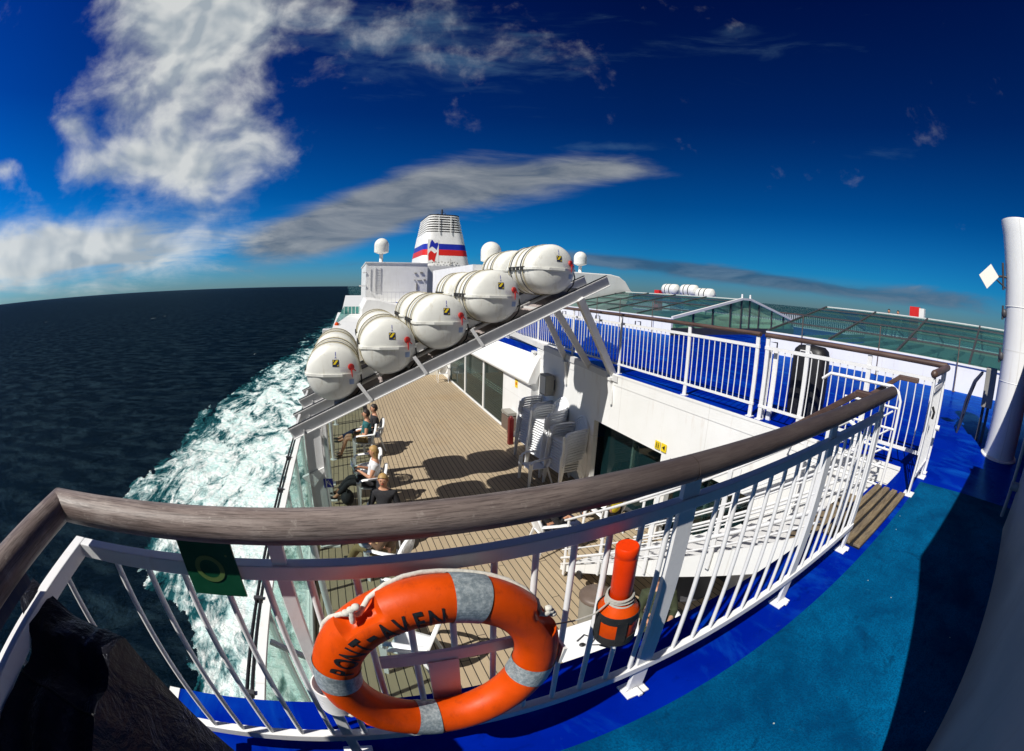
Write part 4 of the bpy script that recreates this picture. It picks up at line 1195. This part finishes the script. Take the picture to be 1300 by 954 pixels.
# ------------------------------------------------------------------ upper deck right: pool roofs
def pool_roof(name, label, y0, y1, x0=12.25, x1=22.5, zb=.66, zr=1.68, nbay=2.45):
    t = thing(name, label, 'glass roof', (17.4, (y0+y1)/2, 0))
    xm = (x0+x1)/2
    w = MB(); w.box((x0, y0, 0), (x0+.10, y1, zb)); w.box((x1-.1,y0,0),(x1,y1,zb)); w.build('coaming', M['white'], t)
    MB().box((x0-.04,y0-.02,zb+.001),(x0+.14,y1+.02,zb+.045)).build('sill', M['white'], t)
    sl = (zr-zb)/(xm-x0-.4)
    def zz(x): return min(zr, zb+.05 + (x-x0)*sl) if x <= xm else min(zr, zb+.05+(x1-x)*sl)
    n = max(1, round((y1-y0)/nbay)); dy = (y1-y0)/n
    xs = [x0+.06, x0+1.35, x0+2.65, x0+3.95, xm-.35]
    for side in (0,1):
        xx = xs if side == 0 else [x0+x1-a for a in xs]
        for i in range(n):
            g1 = MB(); ya, yb = y0+i*dy+.04, y0+(i+1)*dy-.04
            a, b = xx[0], xx[-1]
            g1.quad((a,ya,zz(a)+.0),(a,yb,zz(a)+.0),(b,yb,zz(b)+.0),(b,ya,zz(b)+.0)); g1.build('glass_panel', M['glassroof'], t, fix=False)
        for i in range(n+1):
            yy = y0+i*dy
            m_ = MB(); m_.bar((xx[0],yy,zz(xx[0])+.01),(xx[-1],yy,zz(xx[-1])+.01), .07, .06); m_.build('rafter', M['darkgrey'], t)
        for a in xx[1:-1]:
            m_ = MB(); m_.bar((a,y0,zz(a)+.008),(a,y1,zz(a)+.008), .05, .05); m_.build('purlin', M['darkgrey'], t)
    MB().box((xm-.36,y0,zr-.03),(xm+.36,y1,zr+.03)).build('ridge', M['greysteel'], t)
    # gable end facing the camera
    gf = MB()
    gf.bar((x0,y0-.05,zb+.06),(xm-.35,y0-.05,zr+.03), .12, .11); gf.bar((xm+.35,y0-.05,zr+.03),(x1,y0-.05,zb+.06), .12, .11); gf.bar((xm-.36,y0-.05,zr+.03),(xm+.36,y0-.05,zr+.03), .12, .10)
    gf.build('gable_trim', M['white'], t)
    gg = MB(); gg.add([(x0+.1,y0,.3),(x1-.1,y0,.3),(x1-.1,y0,zb+.06),(xm+.35,y0,zr),(xm-.35,y0,zr),(x0+.1,y0,zb+.06)], [(0,1,2,3,4,5)]); gg.build('gable_glass', M['glassgable'], t, fix=False)
    for a in (x0+1.3,x0+2.6,x0+3.9,xm-.35,xm+.35,x1-3.9,x1-2.6,x1-1.3):
        m_ = MB(); m_.box((a-.045,y0-.045,.3),(a+.045,y0+.0,zz(a))); m_.build('mullion', M['darkgrey'], t)
    MB().box((x0,y0-.04,0),(x1,y0-.001,.3)).build('base_panel', M['darkgrey'], t)
    for dx in (-.35,.35):
        m_ = MB(); m_.tube([(xm+dx,y0-.04,zr+.08),(xm+dx,y0-.04,zr+.26)], .05, 8); m_.build('ridge_peg', M['white'], t)
    # beams and pale sills under the glass
    m_ = MB()
    yy = y0+1.0
    while yy < y1: 
        m_.box((x0+.5,yy,.42),(x1-.5,yy+.18,.55)); yy += 1.225
    m_.build('inner_beam', M['cream'], t)
    MB().box((x0+.1,y0+.02,.02),(x1-.1,y1-.02,.06)).build('inner_floor', M['poolfloor'], t)
    return t
M['poolfloor'] = paint('pale_green_interior', (.34,.46,.38), .5, .3, .8)
pool_roof('glass_pool_roof', 'nearer glazed roof with dark glazing bars and white sill, at right', -4.0, 8.2)
pool_roof('glass_pool_roof', 'farther glazed roof whose pale green gable faces the viewer', 13.1, 22.8)
# thin standing rods along the coaming
for k, (yy, far) in enumerate(((1.25,0),(3.9,0),(6.7,0),(14.2,1),(16.6,1),(18.6,1),(20.4,1))):
    nm = ['first', 'second', 'third', 'fourth', 'fifth', 'sixth', 'seventh'][k]
    p = MB(); p.tube([(12.12,yy,.0),(12.12,yy,1.28)], .018, 6); p.ball((12.12,yy,1.29), .022, 8, 6); p.box((12.07,yy-.05,.001),(12.17,yy+.05,.015))
    tag(p.build('thin_pole', M['brownbox']), 'thin brown pole before the glass roofs, %s from the right' % nm, 'pole', 'thin poles along the glass roofs')
# starboard rail beyond
sr = thing('starboard_railing', 'distant white railing on the far side of the blue deck between the glass roofs', 'railing', (27, 12, 0))
MB().bar((27,-6,1.05),(27,43,1.05),.08,.08).build('handrail', M['woodyd'], sr)
MB().bar((27,-6,.2),(27,43,.2),.04,.05).build('bottom_bar', M['railwhite'], sr)
b = MB(); y = -5.9
while y < 42.9: b.box((26.985,y-.015,.2),(27.015,y+.015,1.02)); y += .16
o = b.build('balusters', M['railwhite'], sr); o['kind'] = 'stuff'

# starboard liferafts and red box on the skyline
for k, yy in enumerate((28.6, 26.2, 24.3)):
    t = thing('liferaft_canister', ['small distant white liferaft at the left of the skyline trio', 'small distant white liferaft in the middle of the skyline trio', 'small distant white liferaft at the right of the skyline trio, lowest'][k], 'liferaft', (26.5,yy,2), 'distant liferafts beyond the glass roof')
    zc = 2.15 - (.25 if k == 2 else 0)
    MB().lathe((26.5,yy-.85,zc),[(.001,-.1),(.35,-.02),(.50,.1),(.52,.35),(.50,.4),(.52,.45),(.52,.9),(.50,.95),(.52,1.0),(.52,1.4),(.5,1.6),(.35,1.72),(.001,1.8)],(0,1,0),18).build('shell', M['offwhite'], t)
    MB().box((26.0,yy-.5,0),(27.0,yy+.5,zc-.45)).build('cradle', M['greysteel'], t)
    q = MB(); q.lathe((26.5,yy-.85,zc),[(.525,.55),(.53,.6),(.525,.65)],(0,1,0),18); q.lathe((26.5,yy-.85,zc),[(.525,1.1),(.53,1.15),(.525,1.2)],(0,1,0),18); q.build('strap', M['strapblack'], t)
for k, (xx, yy, zz_) in enumerate(((26.2, 29.9, 1.75), (25.2, 5.75, 1.95))):
    t = thing('red_cabinet', ['small red cabinet at the left end of the skyline liferafts', 'red cabinet with white panel standing behind the nearer glass roof'][k], 'cabinet', (xx,yy,0))
    MB().box((xx-.25,yy-.28,.0),(xx+.25,yy+.35,zz_+.32)).build('body', M['red'], t)
    if k: MB().box((xx-.22,yy-.62,.0),(xx+.25,yy-.283,zz_+.27)).build('side_panel', M['offwhite'], t)
    else: MB().box((xx-.26,yy-.2,.8),(xx-.251,yy+.2,1.4)).build('door', M['darkred'], t)
t = person((25.5,7.75,.72), R(0), 'tiny distant person, left one of the two heads above the glass roof', 'clothblack', 'clothnavy', 'hairdark'); 
t = person((25.5,7.1,.70), R(0), 'tiny distant person, right one of the two heads above the glass roof', 'clothbrown', 'clothnavy', 'hairdark')
for yy, wd_ in ((7.75, 'left'), (7.1, 'right')):
    bq = thing('bench', 'raised bench seat under the %s one of the two distant heads' % wd_, 'bench', (25.55,yy,0))
    MB().box((25.35,yy-.25,.0),(25.8,yy+.25,1.10)).build('base', M['white'], bq); MB().box((25.81,yy-.25,.0),(25.85,yy+.25,1.5)).build('backrest', M['white'], bq)

# black covered bin behind the fence
bb_ = MB()
pr = []
for k in range(25):
    a = 2*math.pi*k/25; rx = .30; ry = .20
    pr.append((math.copysign(abs(math.cos(a))**.6, math.cos(a))*rx, math.copysign(abs(math.sin(a))**.6, math.sin(a))*ry))
vs = []; fs = []
lv = [(0,.92),(.3,1),(.7,1.0),(.92,.97),(1.0,.9),(1.05,.7),(1.07,.05)]
for z, s_ in lv:
    for a, b in pr: vs.append((5.85 + b*s_, 3.02 + a*s_ , z))
for i in range(len(lv)-1):
    for k in range(25): l = (k+1) % 25; fs.append((i*25+k, i*25+l, (i+1)*25+l, (i+1)*25+k))
bb_.add(vs, fs, True)
bt = thing('covered_bin', 'tall black rounded deck bin standing behind the white railing', 'bin', (5.85,3.02,0))
bb_.build('body', M['black'], bt)
q = MB(); q.tube([(5.66,2.88,.92),(5.62,2.92,.99),(5.62,3.1,.99),(5.66,3.14,.92)], .012, 8); q.build('handle', M['greysteel'], bt)
# double gate posts by the fence join
gp = thing('gate_post', 'pair of thick white posts joining two lengths of railing', 'post', (5.2,3.3,0))
for dx, dy in ((.10,-.02),(.10,.10)):
    MB().bar((5.1+dx,3.3+dy,.0),(5.1+dx,3.3+dy,1.0),.07,.035).build('post', M['railwhite'], gp)
q = MB(); q.tube([(5.2,3.28,1.0),(5.2,3.28,1.08),(5.2,3.42,1.08),(5.2,3.42,1.0)],.012,8); q.build('hinge', M['darkgrey'], gp)

# pole, antenna, cabinet at right
pl = thing('white_mast', 'thick white cylindrical mast at the right edge of the deck', 'mast', (6.82,-.40,0))
MB().lathe((6.82,-.40,0),[(.36,.001),(.36,.015),(.315,.03),(.305,.08),(.30,.5),(.295,1.5),(.295,2.4),(.30,2.9),(.315,3.05),(.31,3.08),(.001,3.08)],(0,0,1),48).build('column', M['white'], pl)
for z in (1.0, 1.95): MB().lathe((6.82,-.40,z),[(.297,-.006),(.3005,-.003),(.3005,.003),(.297,.006)],(0,0,1),48).build('weld_seam', M['white'], pl)
an = thing('panel_antenna', 'tilted square cream panel antenna on brackets at the mast', 'antenna', (6.6,.25,2.3))
a = MB()
cor = [V((6.52,.159,2.447)), V((6.50,.375,2.29)), V((6.46,.235,2.121)), V((6.48,.022,2.288))]
nn = V((.045,.004,.0))
a.add(cor + [c_+nn for c_ in cor], [(0,1,2,3),(7,6,5,4),(0,4,5,1),(1,5,6,2),(2,6,7,3),(3,7,4,0)])
a.build('panel', M['cream'], an)
a = MB(); a.tube([(6.56,.10,2.30),(6.7,-.02,2.32),(6.72,-.12,2.32)], .016, 8); a.tube([(6.70,-.06,2.15),(6.70,-.06,2.50)], .022, 8); a.tube([(6.60,.06,2.26),(6.72,-.10,2.18)], .012, 8); a.build('bracket', M['darkgrey'], an)
for z in (1.85, 1.30):
    q = MB(); q.ball((6.70,-.085,z), .05, 12, 8, (.8,1,1.2)); q.tube([(6.70,-.06,z-.08),(6.70,-.06,z+.1)],.02,8)
    tag(q.build('deck_lamp', M['darkgrey']), 'small dark lamp on the mast, %s one' % ('upper' if z > 1.5 else 'lower'), 'lamp', 'small lamps on the mast')
cb = thing('deck_cabinet', 'grey cabinet standing in shade beside the mast', 'cabinet', (7.5,.12,0))
MB().box((7.25,-.06,.52),(7.5,.16,1.08)).build('body', M['greybox'], cb, bevel=.01)
MB().box((7.3,-.02,0),(7.36,.04,.52)).build('leg', M['darkgrey'], cb); MB().box((7.4,.08,0),(7.46,.14,.52)).build('leg', M['darkgrey'], cb)
# folded blue chairs behind it
for k in range(2):
    t = thing('folded_deckchair', 'dark folded deckchair leaning beside the grey cabinet, %s one' % ('nearer' if k == 0 else 'farther'), 'deckchair', (7.6+.3*k,.32,0), 'folded deckchairs by the mast')
    q = MB(); x_ = 7.55+.3*k
    q.tube([(x_,.55,.0),(x_+.02,.50,.5),(x_+.04,.40,.8),(x_+.06,.26,.95)], .02, 8); q.build('frame', M['clothnavy'], t)
    q = MB(); q.tube([(x_+.2,.55,.0),(x_+.2,.46,.5),(x_+.2,.36,.8),(x_+.2,.24,.95)], .02, 8); q.build('frame', M['clothnavy'], t)
    q = MB(); q.bar((x_+.12,.49,.3),(x_+.13,.38,.82), .16, .02,(0,1,0)); q.build('fabric', M['clothnavy'], t)

# superstructure wall behind / right of the camera (shades the deck)
sw = thing('superstructure', 'grey white superstructure wall in shade at the right edge', 'wall', (3,-1,0))
w = MB(); w.prism([(.70,0),(4.28,0),(4.28,2.05),(2.9,2.3),(1.02,2.64),(.80,1.45),(.74,.6)], 'y', -.72, -.60); w.build('wall', M['shadegrey'], sw, bevel=.006)
MB().box((4.16,-6,0),(4.28,-.722,2.04)).build('side_wall', M['shadegrey'], sw)
MB().box((4.281,-6,2.0),(9.5,-.78,2.1)).build('roof', M['shadegrey'], sw)
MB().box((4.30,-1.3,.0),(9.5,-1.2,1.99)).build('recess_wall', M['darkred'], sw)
gr = thing('grab_rail', 'white grab rail fixed to the shaded superstructure wall', 'rail', (4,-.53,.5))
MB().tube([(4.24,-.52,.12),(4.24,-.52,1.9)], .022, 10).build('tube', M['shadegrey'], gr)
MB().tube([(4.24,-.60,.40),(4.24,-.50,.40)], .04, 12).build('standoff', M['shadegrey'], gr)

# ------------------------------------------------------------------ far superstructure, funnel and domes
ub = thing('wheelhouse_block', 'white block of the aft superstructure with ladder and small balcony', 'building', (5,48,-1))
MB().box((1.9,45,-2.8),(8.4,60,4.0)).build('wall', M['white'], ub)
MB().box((8.4,47,-1.2),(14.2,60,3.9)).build('side_wall', M['white'], ub)
MB().box((1.8,44.9,4.001),(8.5,60,4.08)).build('roof_edge', M['white'], ub)
q = MB()
for xx in (2.9,3.4):
    q.box((xx,44.93,.9),(xx+.06,44.98,3.5))
for k in range(10): q.box((2.96,44.94,1.0+.26*k),(3.4,44.97,1.04+.26*k))
for xx in (2.45,2.95): q.box((xx-.1,44.93,1.2),(xx-.04,44.98,3.4))
q.build('ladder', M['greysteel'], ub)
q = MB(); q.box((2.4,43.6,-.05),(7.0,44.99,.03)); q.build('balcony_floor', M['white'], ub)
q = MB(); q.bar((2.4,43.6,1.0),(7.0,43.6,1.0),.07,.07); q.bar((2.4,43.6,.5),(7.0,43.6,.5),.03,.03)
for k in range(12): q.box((2.4+k*.415,43.58,.03),(2.43+k*.415,43.62,1.0))
q.bar((2.4,43.6,1.0),(2.4,44.95,1.0),.06,.06)
q.build('balcony_rail', M['greysteel'], ub)
q = MB()
for (xx, zz_, w_, h_) in ((7.0,2.9,.25,.12),(7.6,2.95,.3,.16),(8.0,2.2,.2,.16),(7.3,2.2,.5,.07),(7.0,2.2,.1,.1),(7.2,1.2,.14,.7)): MB().box((xx,44.9,zz_),(xx+w_,44.99,zz_+h_)).build('fitting', M['greybox'], ub)
MB().box((1.2,44.9,1.55),(1.9,45.1,1.68)).build('outrigger', M['white'], ub); MB().box((1.55,44.9,2.9),(1.9,45.05,3.05)).build('outrigger', M['white'], ub)
# deck structure just beyond the teak deck
df = thing('sloping_deck_cover', 'white sloping cover between the liferafts and the superstructure block', 'cover', (3,38,-1))
MB().prism([(1.2,-1.05),(8.0,-1.05),(8.0,-.2),(4.5,-.05),(2.6,.45),(1.6,.5),(1.2,-.3)],'y',36,43.5).build('cover', M['white'], df, bevel=.05)
# green glass screens at the ship's side
gsn = thing('glass_side_screen', 'distant teal green glass screen with white posts at the ship side', 'windscreen', (.6,42,-2))
MB().box((-.3,41.9,-1.0),(1.85,41.94,-.35)).build('glass_panel', M['glassscreen'], gsn)
for k in range(7): MB().box((-.32+.36*k,41.85,-3.0),(-.27+.36*k,41.89,-.3)).build('post', M['white'], gsn)
MB().box((-.3,41.96,-3.0),(1.85,42.0,-1.0)).build('lower_panel', M['bulkblue'], gsn)
MB().quad((-.32,41.9,-.3),(-.95,30,-1.05),(-.95,30,-3.0),(-.32,41.9,-3.0)).build('side_glass', M['glassscreen'], gsn, fix=False)
fb = thing('side_equipment', 'small distant davit box projecting over the water', 'equipment', (-1.4,30,-1.5))
MB().box((-1.75,29.5,-1.75),(-1.0,30.3,-1.3)).build('box', M['greysteel'], fb, bevel=.03)
MB().box((-1.7,29.4,-2.2),(-1.5,29.9,-1.751)).build('support', M['darkgrey'], fb)
q = MB(); q.ball((-.75,29.8,-1.0),.16,10,8,(1,1,1.1)); q.build('float', M['orange'], fb)
q = MB(); q.tube([(-1.0,30,-1.3),(-.6,30,-.9),(-.4,30,-1.2)],.05,8); q.build('arm', M['greysteel'], fb)

# funnel
fn = thing('funnel', 'white ship funnel with louvred top and blue and red bands', 'funnel', (14,62,4))
def rrect(x0, x1, y0, y1, r, n=6):
    pts = []
    for cx, cy, a0 in ((x1-r,y1-r,0),(x0+r,y1-r,90),(x0+r,y0+r,180),(x1-r,y0+r,270)):
        for k in range(n+1):
            a = R(a0+90*k/n); pts.append((cx+math.cos(a)*r, cy+math.sin(a)*r))
    return pts
def fsec(z, off=0.0):
    t = (z-3.9)/(12.0-3.9)
    x0 = 10.2 + 1.15*t; x1 = 17.75 - 1.75*t; y0 = 60 + .8*t; y1 = 72 - 2.0*t
    return [(a, b, z) for a, b in rrect(x0-off, x1+off, y0-off, y1+off, 1.3+off)]
def floft(mb, zs, off=0.0, cap=True):
    n = len(fsec(5)); vs = []; fs = []
    for z in zs: vs += fsec(z, off)
    for i in range(len(zs)-1):
        for k in range(n): l = (k+1) % n; fs.append((i*n+k, i*n+l, (i+1)*n+l, (i+1)*n+k))
    mb.add(vs, fs, True)
    if cap: mb.add(fsec(zs[-1], off), [tuple(range(n))]); mb.add(fsec(zs[0], off), [tuple(range(n))])
b = MB(); floft(b, [3.9,6,8,9.45]); b.build('casing', M['white'], fn)
b = MB(); floft(b, [9.46,11.9], -.35); b.build('louvre_core', M['black'], fn)
for k in range(7):
    z = 9.62+k*.36; b = MB(); floft(b, [z, z+.16], -.02); b.build('louvre', M['white'], fn)
for ax_ in (-.4, .3):
    b = MB(); xx = 13.7+ax_*2.5; b.bar((xx,60.35,9.4),(xx-.02,60.62,11.9),.09,.09,(0,1,0)); b.build('upright', M['white'], fn)
b = MB(); floft(b, [11.92,12.1], -.02); b.build('top_plate', M['black'], fn)
b = MB(); b.tube([(13.6,63,12.1),(13.6,63,13.2)],.14,8); b.tube([(13.1,63.5,12.1),(13.1,63.5,12.6)],.1,8); b.tube([(14.2,63.5,12.1),(14.2,63.5,12.75)],.06,8); b.bar((13.3,63,12.8),(13.95,63,12.8),.06,.06); b.build('exhaust_pipe', M['darkgrey'], fn)
b = MB(); floft(b, [6.90,7.72], .012, False); b.build('blue_band', M['blue'], fn)
b = MB(); floft(b, [6.05,6.898], .012, False); b.build('red_band', M['red'], fn)
def ffront(x, z): return (x, 60 + .8*(z-3.9)/8.1 - .10, z)
b = MB(); b.add([ffront(x,z) for x,z in ((10.95,6.75),(11.75,7.05),(12.75,6.75),(12.55,5.6),(12.3,4.9),(11.3,5.4),(10.7,5.9))], [(0,1,2,3,4,5,6)])
b.v = [(x, y-.02, z) for x, y, z in b.v]; 
def emb(pts, mat, nm, off=.0):
    q = MB(); q.add([(x, 60 + .8*(z-3.9)/8.1 - .03 - off - max(0, 0), z) for x, z in pts], [tuple(range(len(pts)))]); return q.build(nm, mat, fn, fix=False)
emb([(11.15,5.0),(12.75,5.0),(12.75,8.3),(11.15,8.3)], M['white'], 'emblem_ground')
emb([(11.35,6.95),(11.75,7.3),(12.1,7.1),(12.45,6.8),(12.7,7.7),(12.55,7.9),(12.2,7.75),(11.75,8.3),(11.55,7.9)], M['blue'], 'emblem', .02)
emb([(11.25,6.2),(11.6,6.7),(11.85,6.55),(12.15,6.3),(12.5,6.5),(12.3,5.7),(12.15,5.0),(11.75,5.4),(11.3,5.25)], M['red'], 'emblem', .02)
b = MB()
for k in range(9): b.box((11.8+.45*k,59.93,4.9+.12*(k%2)),(11.95+.45*k,59.99,5.05+.12*(k%2)))
b.box((14.4,59.95,4.0),(14.45,60.0,5.6)); b.build('fitting', M['greybox'], fn)

def dome(label, x, y, zb, r, h, cone=True):
    t = thing('satellite_dome', label, 'dome', (x,y,zb), 'white satellite domes')
    pr_ = [(r*.98,zb+h-r-.9*r)] + [(r*math.cos(R(a)), zb+h-r+r*math.sin(R(a))) for a in range(0,90,10)] + [(.001,zb+h)]
    pr_ = [(a, b-zb) for a, b in pr_]
    z0 = pr_[0][1]
    MB().lathe((x,y,zb),[(r*.35,z0-.25*r),(r*.9,z0-.02),(r*.98,z0)]+pr_,(0,0,1),28).build('radome', M['offwhite'], t)
    MB().lathe((x,y,zb),[(r*.38,0),(r*.26,.1*r),(r*.24,z0-.25*r)],(0,0,1),14).build('pedestal', M['white'], t)
    return t
dome('white satellite dome on the left corner of the superstructure block', 3.55, 46.6, 4.08, .80, 2.65)
dome('large white satellite dome behind the upper liferafts', 10.6, 31.0, 3.2, .78, 1.9)
dome('small white satellite dome beside the top end of the rack', 14.0, 23.6, 2.75, .42, 1.35)
pb = thing('dome_platform', 'white platform carrying the large dome behind the liferafts', 'platform', (10.5,30,0))
MB().box((8.6,29,0),(12.0,43,3.2)).build('body', M['white'], pb)
wg = thing('white_deck_hood', 'low white hood with rounded end behind the far glass roof', 'hood', (13,24,0))
MB().prism([(8.6,0),(17.9,0),(17.9,1.6),(17.55,1.9),(17.2,2.35),(16.7,2.65),(16.0,2.76),(12.0,2.76),(8.6,2.70)],'y',23.0,34).build('body', M['white'], wg, bevel=.06)
q = MB(); q.box((9,22.9,.0),(12.1,22.99,.62)); q.build('base_band', M['white'], wg)

# ------------------------------------------------------------------ light
sun_dir = V((.83, .30, -1.0)).normalized()      # direction the light travels
sl = bpy.data.lights.new('sun', 'SUN'); sl.energy = 5.0; sl.angle = R(.53); sl.color = (1.0, .965, .90)
so = bpy.data.objects.new('sun', sl); COL.objects.link(so)
so.rotation_euler = sun_dir.to_track_quat('-Z', 'Y').to_euler()
so['kind'] = 'helper'
elev = math.asin(-sun_dir.z); az_s = math.atan2(-sun_dir.x, -sun_dir.y)
wd = bpy.data.worlds.new('World'); SC.world = wd; wd.use_nodes = True
nt = wd.node_tree; nt.nodes.clear(); g = NG(nt)
sky = g.n('ShaderNodeTexSky'); sky.sky_type = 'NISHITA'; sky.sun_disc = False
sky.sun_elevation = elev; sky.sun_rotation = az_s; sky.air_density = 1.0; sky.dust_density = .3; sky.ozone_density = 2.0
tc = g.n('ShaderNodeTexCoord').outputs['Generated']
sep = g.n('ShaderNodeSeparateXYZ'); g.l(tc, sep.inputs[0])
el = g.math('MULTIPLY', g.math('ARCSINE', sep.outputs[2]), 57.2958)
az = g.math('MULTIPLY', g.math('ARCTAN2', sep.outputs[0], sep.outputs[1]), 57.2958)
# deepen the blue (polarised look)
ramp = g.n('ShaderNodeValToRGB'); g.l(g.mapr(el, -2, 60), ramp.inputs[0])
cr = ramp.color_ramp
stops = [(0.0,(.24,.33,.44)),(.035,(.15,.31,.50)),(.10,(.02,.31,.66)),(.22,(.001,.185,.48)),(.40,(.0008,.085,.32)),(.65,(.0008,.045,.24)),(1.0,(.0005,.03,.16))]
cr.elements[0].position = 0; cr.elements[0].color = (*stops[0][1],1); cr.elements[1].position = 1; cr.elements[1].color = (*stops[-1][1],1)
for p_, c_ in stops[1:-1]:
    e = cr.elements.new(p_); e.color = (*c_, 1)
skyc = g.mix(1.0, sky.outputs[0], ramp.outputs[0], 'MULTIPLY')
# a paler left side, deeper right side, as the polariser gives
side = g.math('MINIMUM', g.mapr(az, -55, 40, 1.75, .82), g.mapr(az, -120, -65, .22, 1.75))
side = g.math('MULTIPLY', side, g.mapr(az, 105, 150, 1.0, .3))  # unseen sky behind and overhead dimmed to cut the fill light
side = g.math('MULTIPLY', side, g.mapr(el, 42, 65, 1.0, .45))
sm = nt.nodes.new('ShaderNodeVectorMath'); sm.operation = 'SCALE'; g.l(skyc, sm.inputs[0]); g.l(side, sm.inputs['Scale']); skyc = sm.outputs[0]
# clouds
def blob(a0, e0, ra, re, rot=0, amp=1.0):
    c_, s_ = math.cos(R(rot)), math.sin(R(rot))
    da = g.math('SUBTRACT', az, a0); de = g.math('SUBTRACT', el, e0)
    u = g.math('ADD', g.math('MULTIPLY', da, c_/ra), g.math('MULTIPLY', de, s_/ra))
    v = g.math('ADD', g.math('MULTIPLY', da, -s_/re), g.math('MULTIPLY', de, c_/re))
    r2 = g.math('ADD', g.math('MULTIPLY', u, u), g.math('MULTIPLY', v, v))
    return g.math('MULTIPLY', g.math('EXPONENT', g.math('MULTIPLY', r2, -1.0)), amp)
def msum(l):
    x = l[0]
    for y in l[1:]: x = g.math('ADD', x, y)
    return x
cmb = g.n('ShaderNodeCombineXYZ'); g.l(g.math('MULTIPLY', az, .04), cmb.inputs[0]); g.l(g.math('MULTIPLY', el, .055), cmb.inputs[1])
cmb2 = g.n('ShaderNodeCombineXYZ'); g.l(g.math('MULTIPLY', az, .03), cmb2.inputs[0]); g.l(g.math('MULTIPLY', el, .16), cmb2.inputs[1])
n1 = g.noise(cmb.outputs[0], 2.6, 10, .58, .25); n2 = g.noise(cmb2.outputs[0], 2.4, 8, .6, .5); n3 = g.noise(cmb.outputs[0], 8.0, 7, .65, .2)
cum = msum([blob(-35,34,13,7,-10,1.15), blob(-23,36,11,6,0,.95), blob(-28,24,12,8,25,1.15), blob(-16,17.5,8,5,-10,1.05), blob(-34,15.2,9,3.0,0,.85), blob(-22,14,9,3.5,-20,.8), blob(-49,4.9,18,4.6,0,1.5), blob(-28,5.6,16,3.2,0,1.15), blob(-52,14.7,3.5,1.3,0,1.1), blob(-43,19.5,4,1.3,-15,.7), blob(2,35,24,7,-8,.62)])
nlow = g.mapr(el, 4, 13)
nC = g.math('ADD', g.math('MULTIPLY', n1, nlow), g.math('MULTIPLY', n2, g.math('SUBTRACT', 1.0, nlow)))
cumd = g.math('ADD', cum, g.math('MULTIPLY', g.math('SUBTRACT', nC, .5), 2.5))
cumd = g.math('ADD', cumd, g.math('MULTIPLY', g.math('SUBTRACT', n3, .5), .38))
cumd = g.mapr(cumd, .30, 1.55, 0, .93, True)
len_ = msum([blob(-7,6.6,13,3.0,12,1.1), blob(4,10.4,14,3.6,24,1.15), blob(19,13.6,15,3.2,10,1.2), blob(34,16.2,9,1.6,2,.8)])
lend = g.math('ADD', len_, g.math('MULTIPLY', g.math('SUBTRACT', n2, .5), 1.1))
lend = g.mapr(lend, .30, 1.25, 0, .92, True)
low = msum([blob(44,3.7,18,1.3,-3,1.0), blob(64,2.6,22,1.1,-2,.9), blob(25,4.2,14,.8,0,.8), blob(82,3.2,10,1.2,0,.8), blob(-5,2.5,14,.8,2,.6)])
lowd = g.mapr(g.math('ADD', low, g.math('MULTIPLY', g.math('SUBTRACT', n2, .5), 2.2)), .40, 1.2, 0, .8, True)
wisp = msum([blob(34,19.3,8,.8,2,.7), blob(75,19.8,9,1.2,5,.5), blob(58,34,16,4,-10,.45), blob(6,33,30,8,-6,.75)])
wispd = g.mapr(g.math('ADD', wisp, g.math('MULTIPLY', g.math('SUBTRACT', n2, .5), 1.6)), .30, 1.2, 0, .34, True)
off_ = nt.nodes.new('ShaderNodeVectorMath'); off_.operation = 'ADD'; g.l(cmb.outputs[0], off_.inputs[0]); off_.inputs[1].default_value = (-.06, .07, 0)
n1b = g.noise(off_.outputs[0], 2.6, 3, .45, .25)
n1c = g.noise(cmb.outputs[0], 2.6, 3, .45, .25)
cloudcol = g.mix(g.mapr(g.math('ADD', g.math('SUBTRACT', n1c, n1b), g.math('MULTIPLY', g.math('SUBTRACT', n1, .5), .25)), -.08, .09), (.33,.38,.42), (.60,.62,.61))
skyc = g.mix(wispd, skyc, (.12,.25,.36))
skyc = g.mix(lowd, skyc, g.mix(g.mapr(n2, .42, .6), (.035,.075,.14), (.10,.15,.22)))
skyc = g.mix(lend, skyc, g.mix(g.mapr(n2,.35,.65), (.10,.13,.17), (.27,.29,.31)))
skyc = g.mix(cumd, skyc, cloudcol)
# values above are picture radiance; background strength stays in range, so lift the colour
K = 10.0
bg = g.n('ShaderNodeBackground'); bg.inputs['Strength'].default_value = .1
# sky part is nishita (bright), clouds are mixed at K times
nt.links.new(skyc, bg.inputs[0])
wo = g.n('ShaderNodeOutputWorld'); g.l(bg.outputs[0], wo.inputs[0])
CLOUDK = K
# lift cloud constants by K (they were written as radiance)
for nd in nt.nodes:
    if nd.bl_idname == 'ShaderNodeMix' and nd.blend_type == 'MIX':
        for i in (6, 7):
            if not nd.inputs[i].is_linked:
                c_ = nd.inputs[i].default_value; nd.inputs[i].default_value = (c_[0]*K, c_[1]*K, c_[2]*K, 1)

vs_ = SC.view_settings
vs_.view_transform = 'Standard'; vs_.look = 'None'; vs_.exposure = .18; vs_.gamma = 1; vs_.use_curve_mapping = False
SC.cycles.max_bounces = 6; SC.cycles.transparent_max_bounces = 12
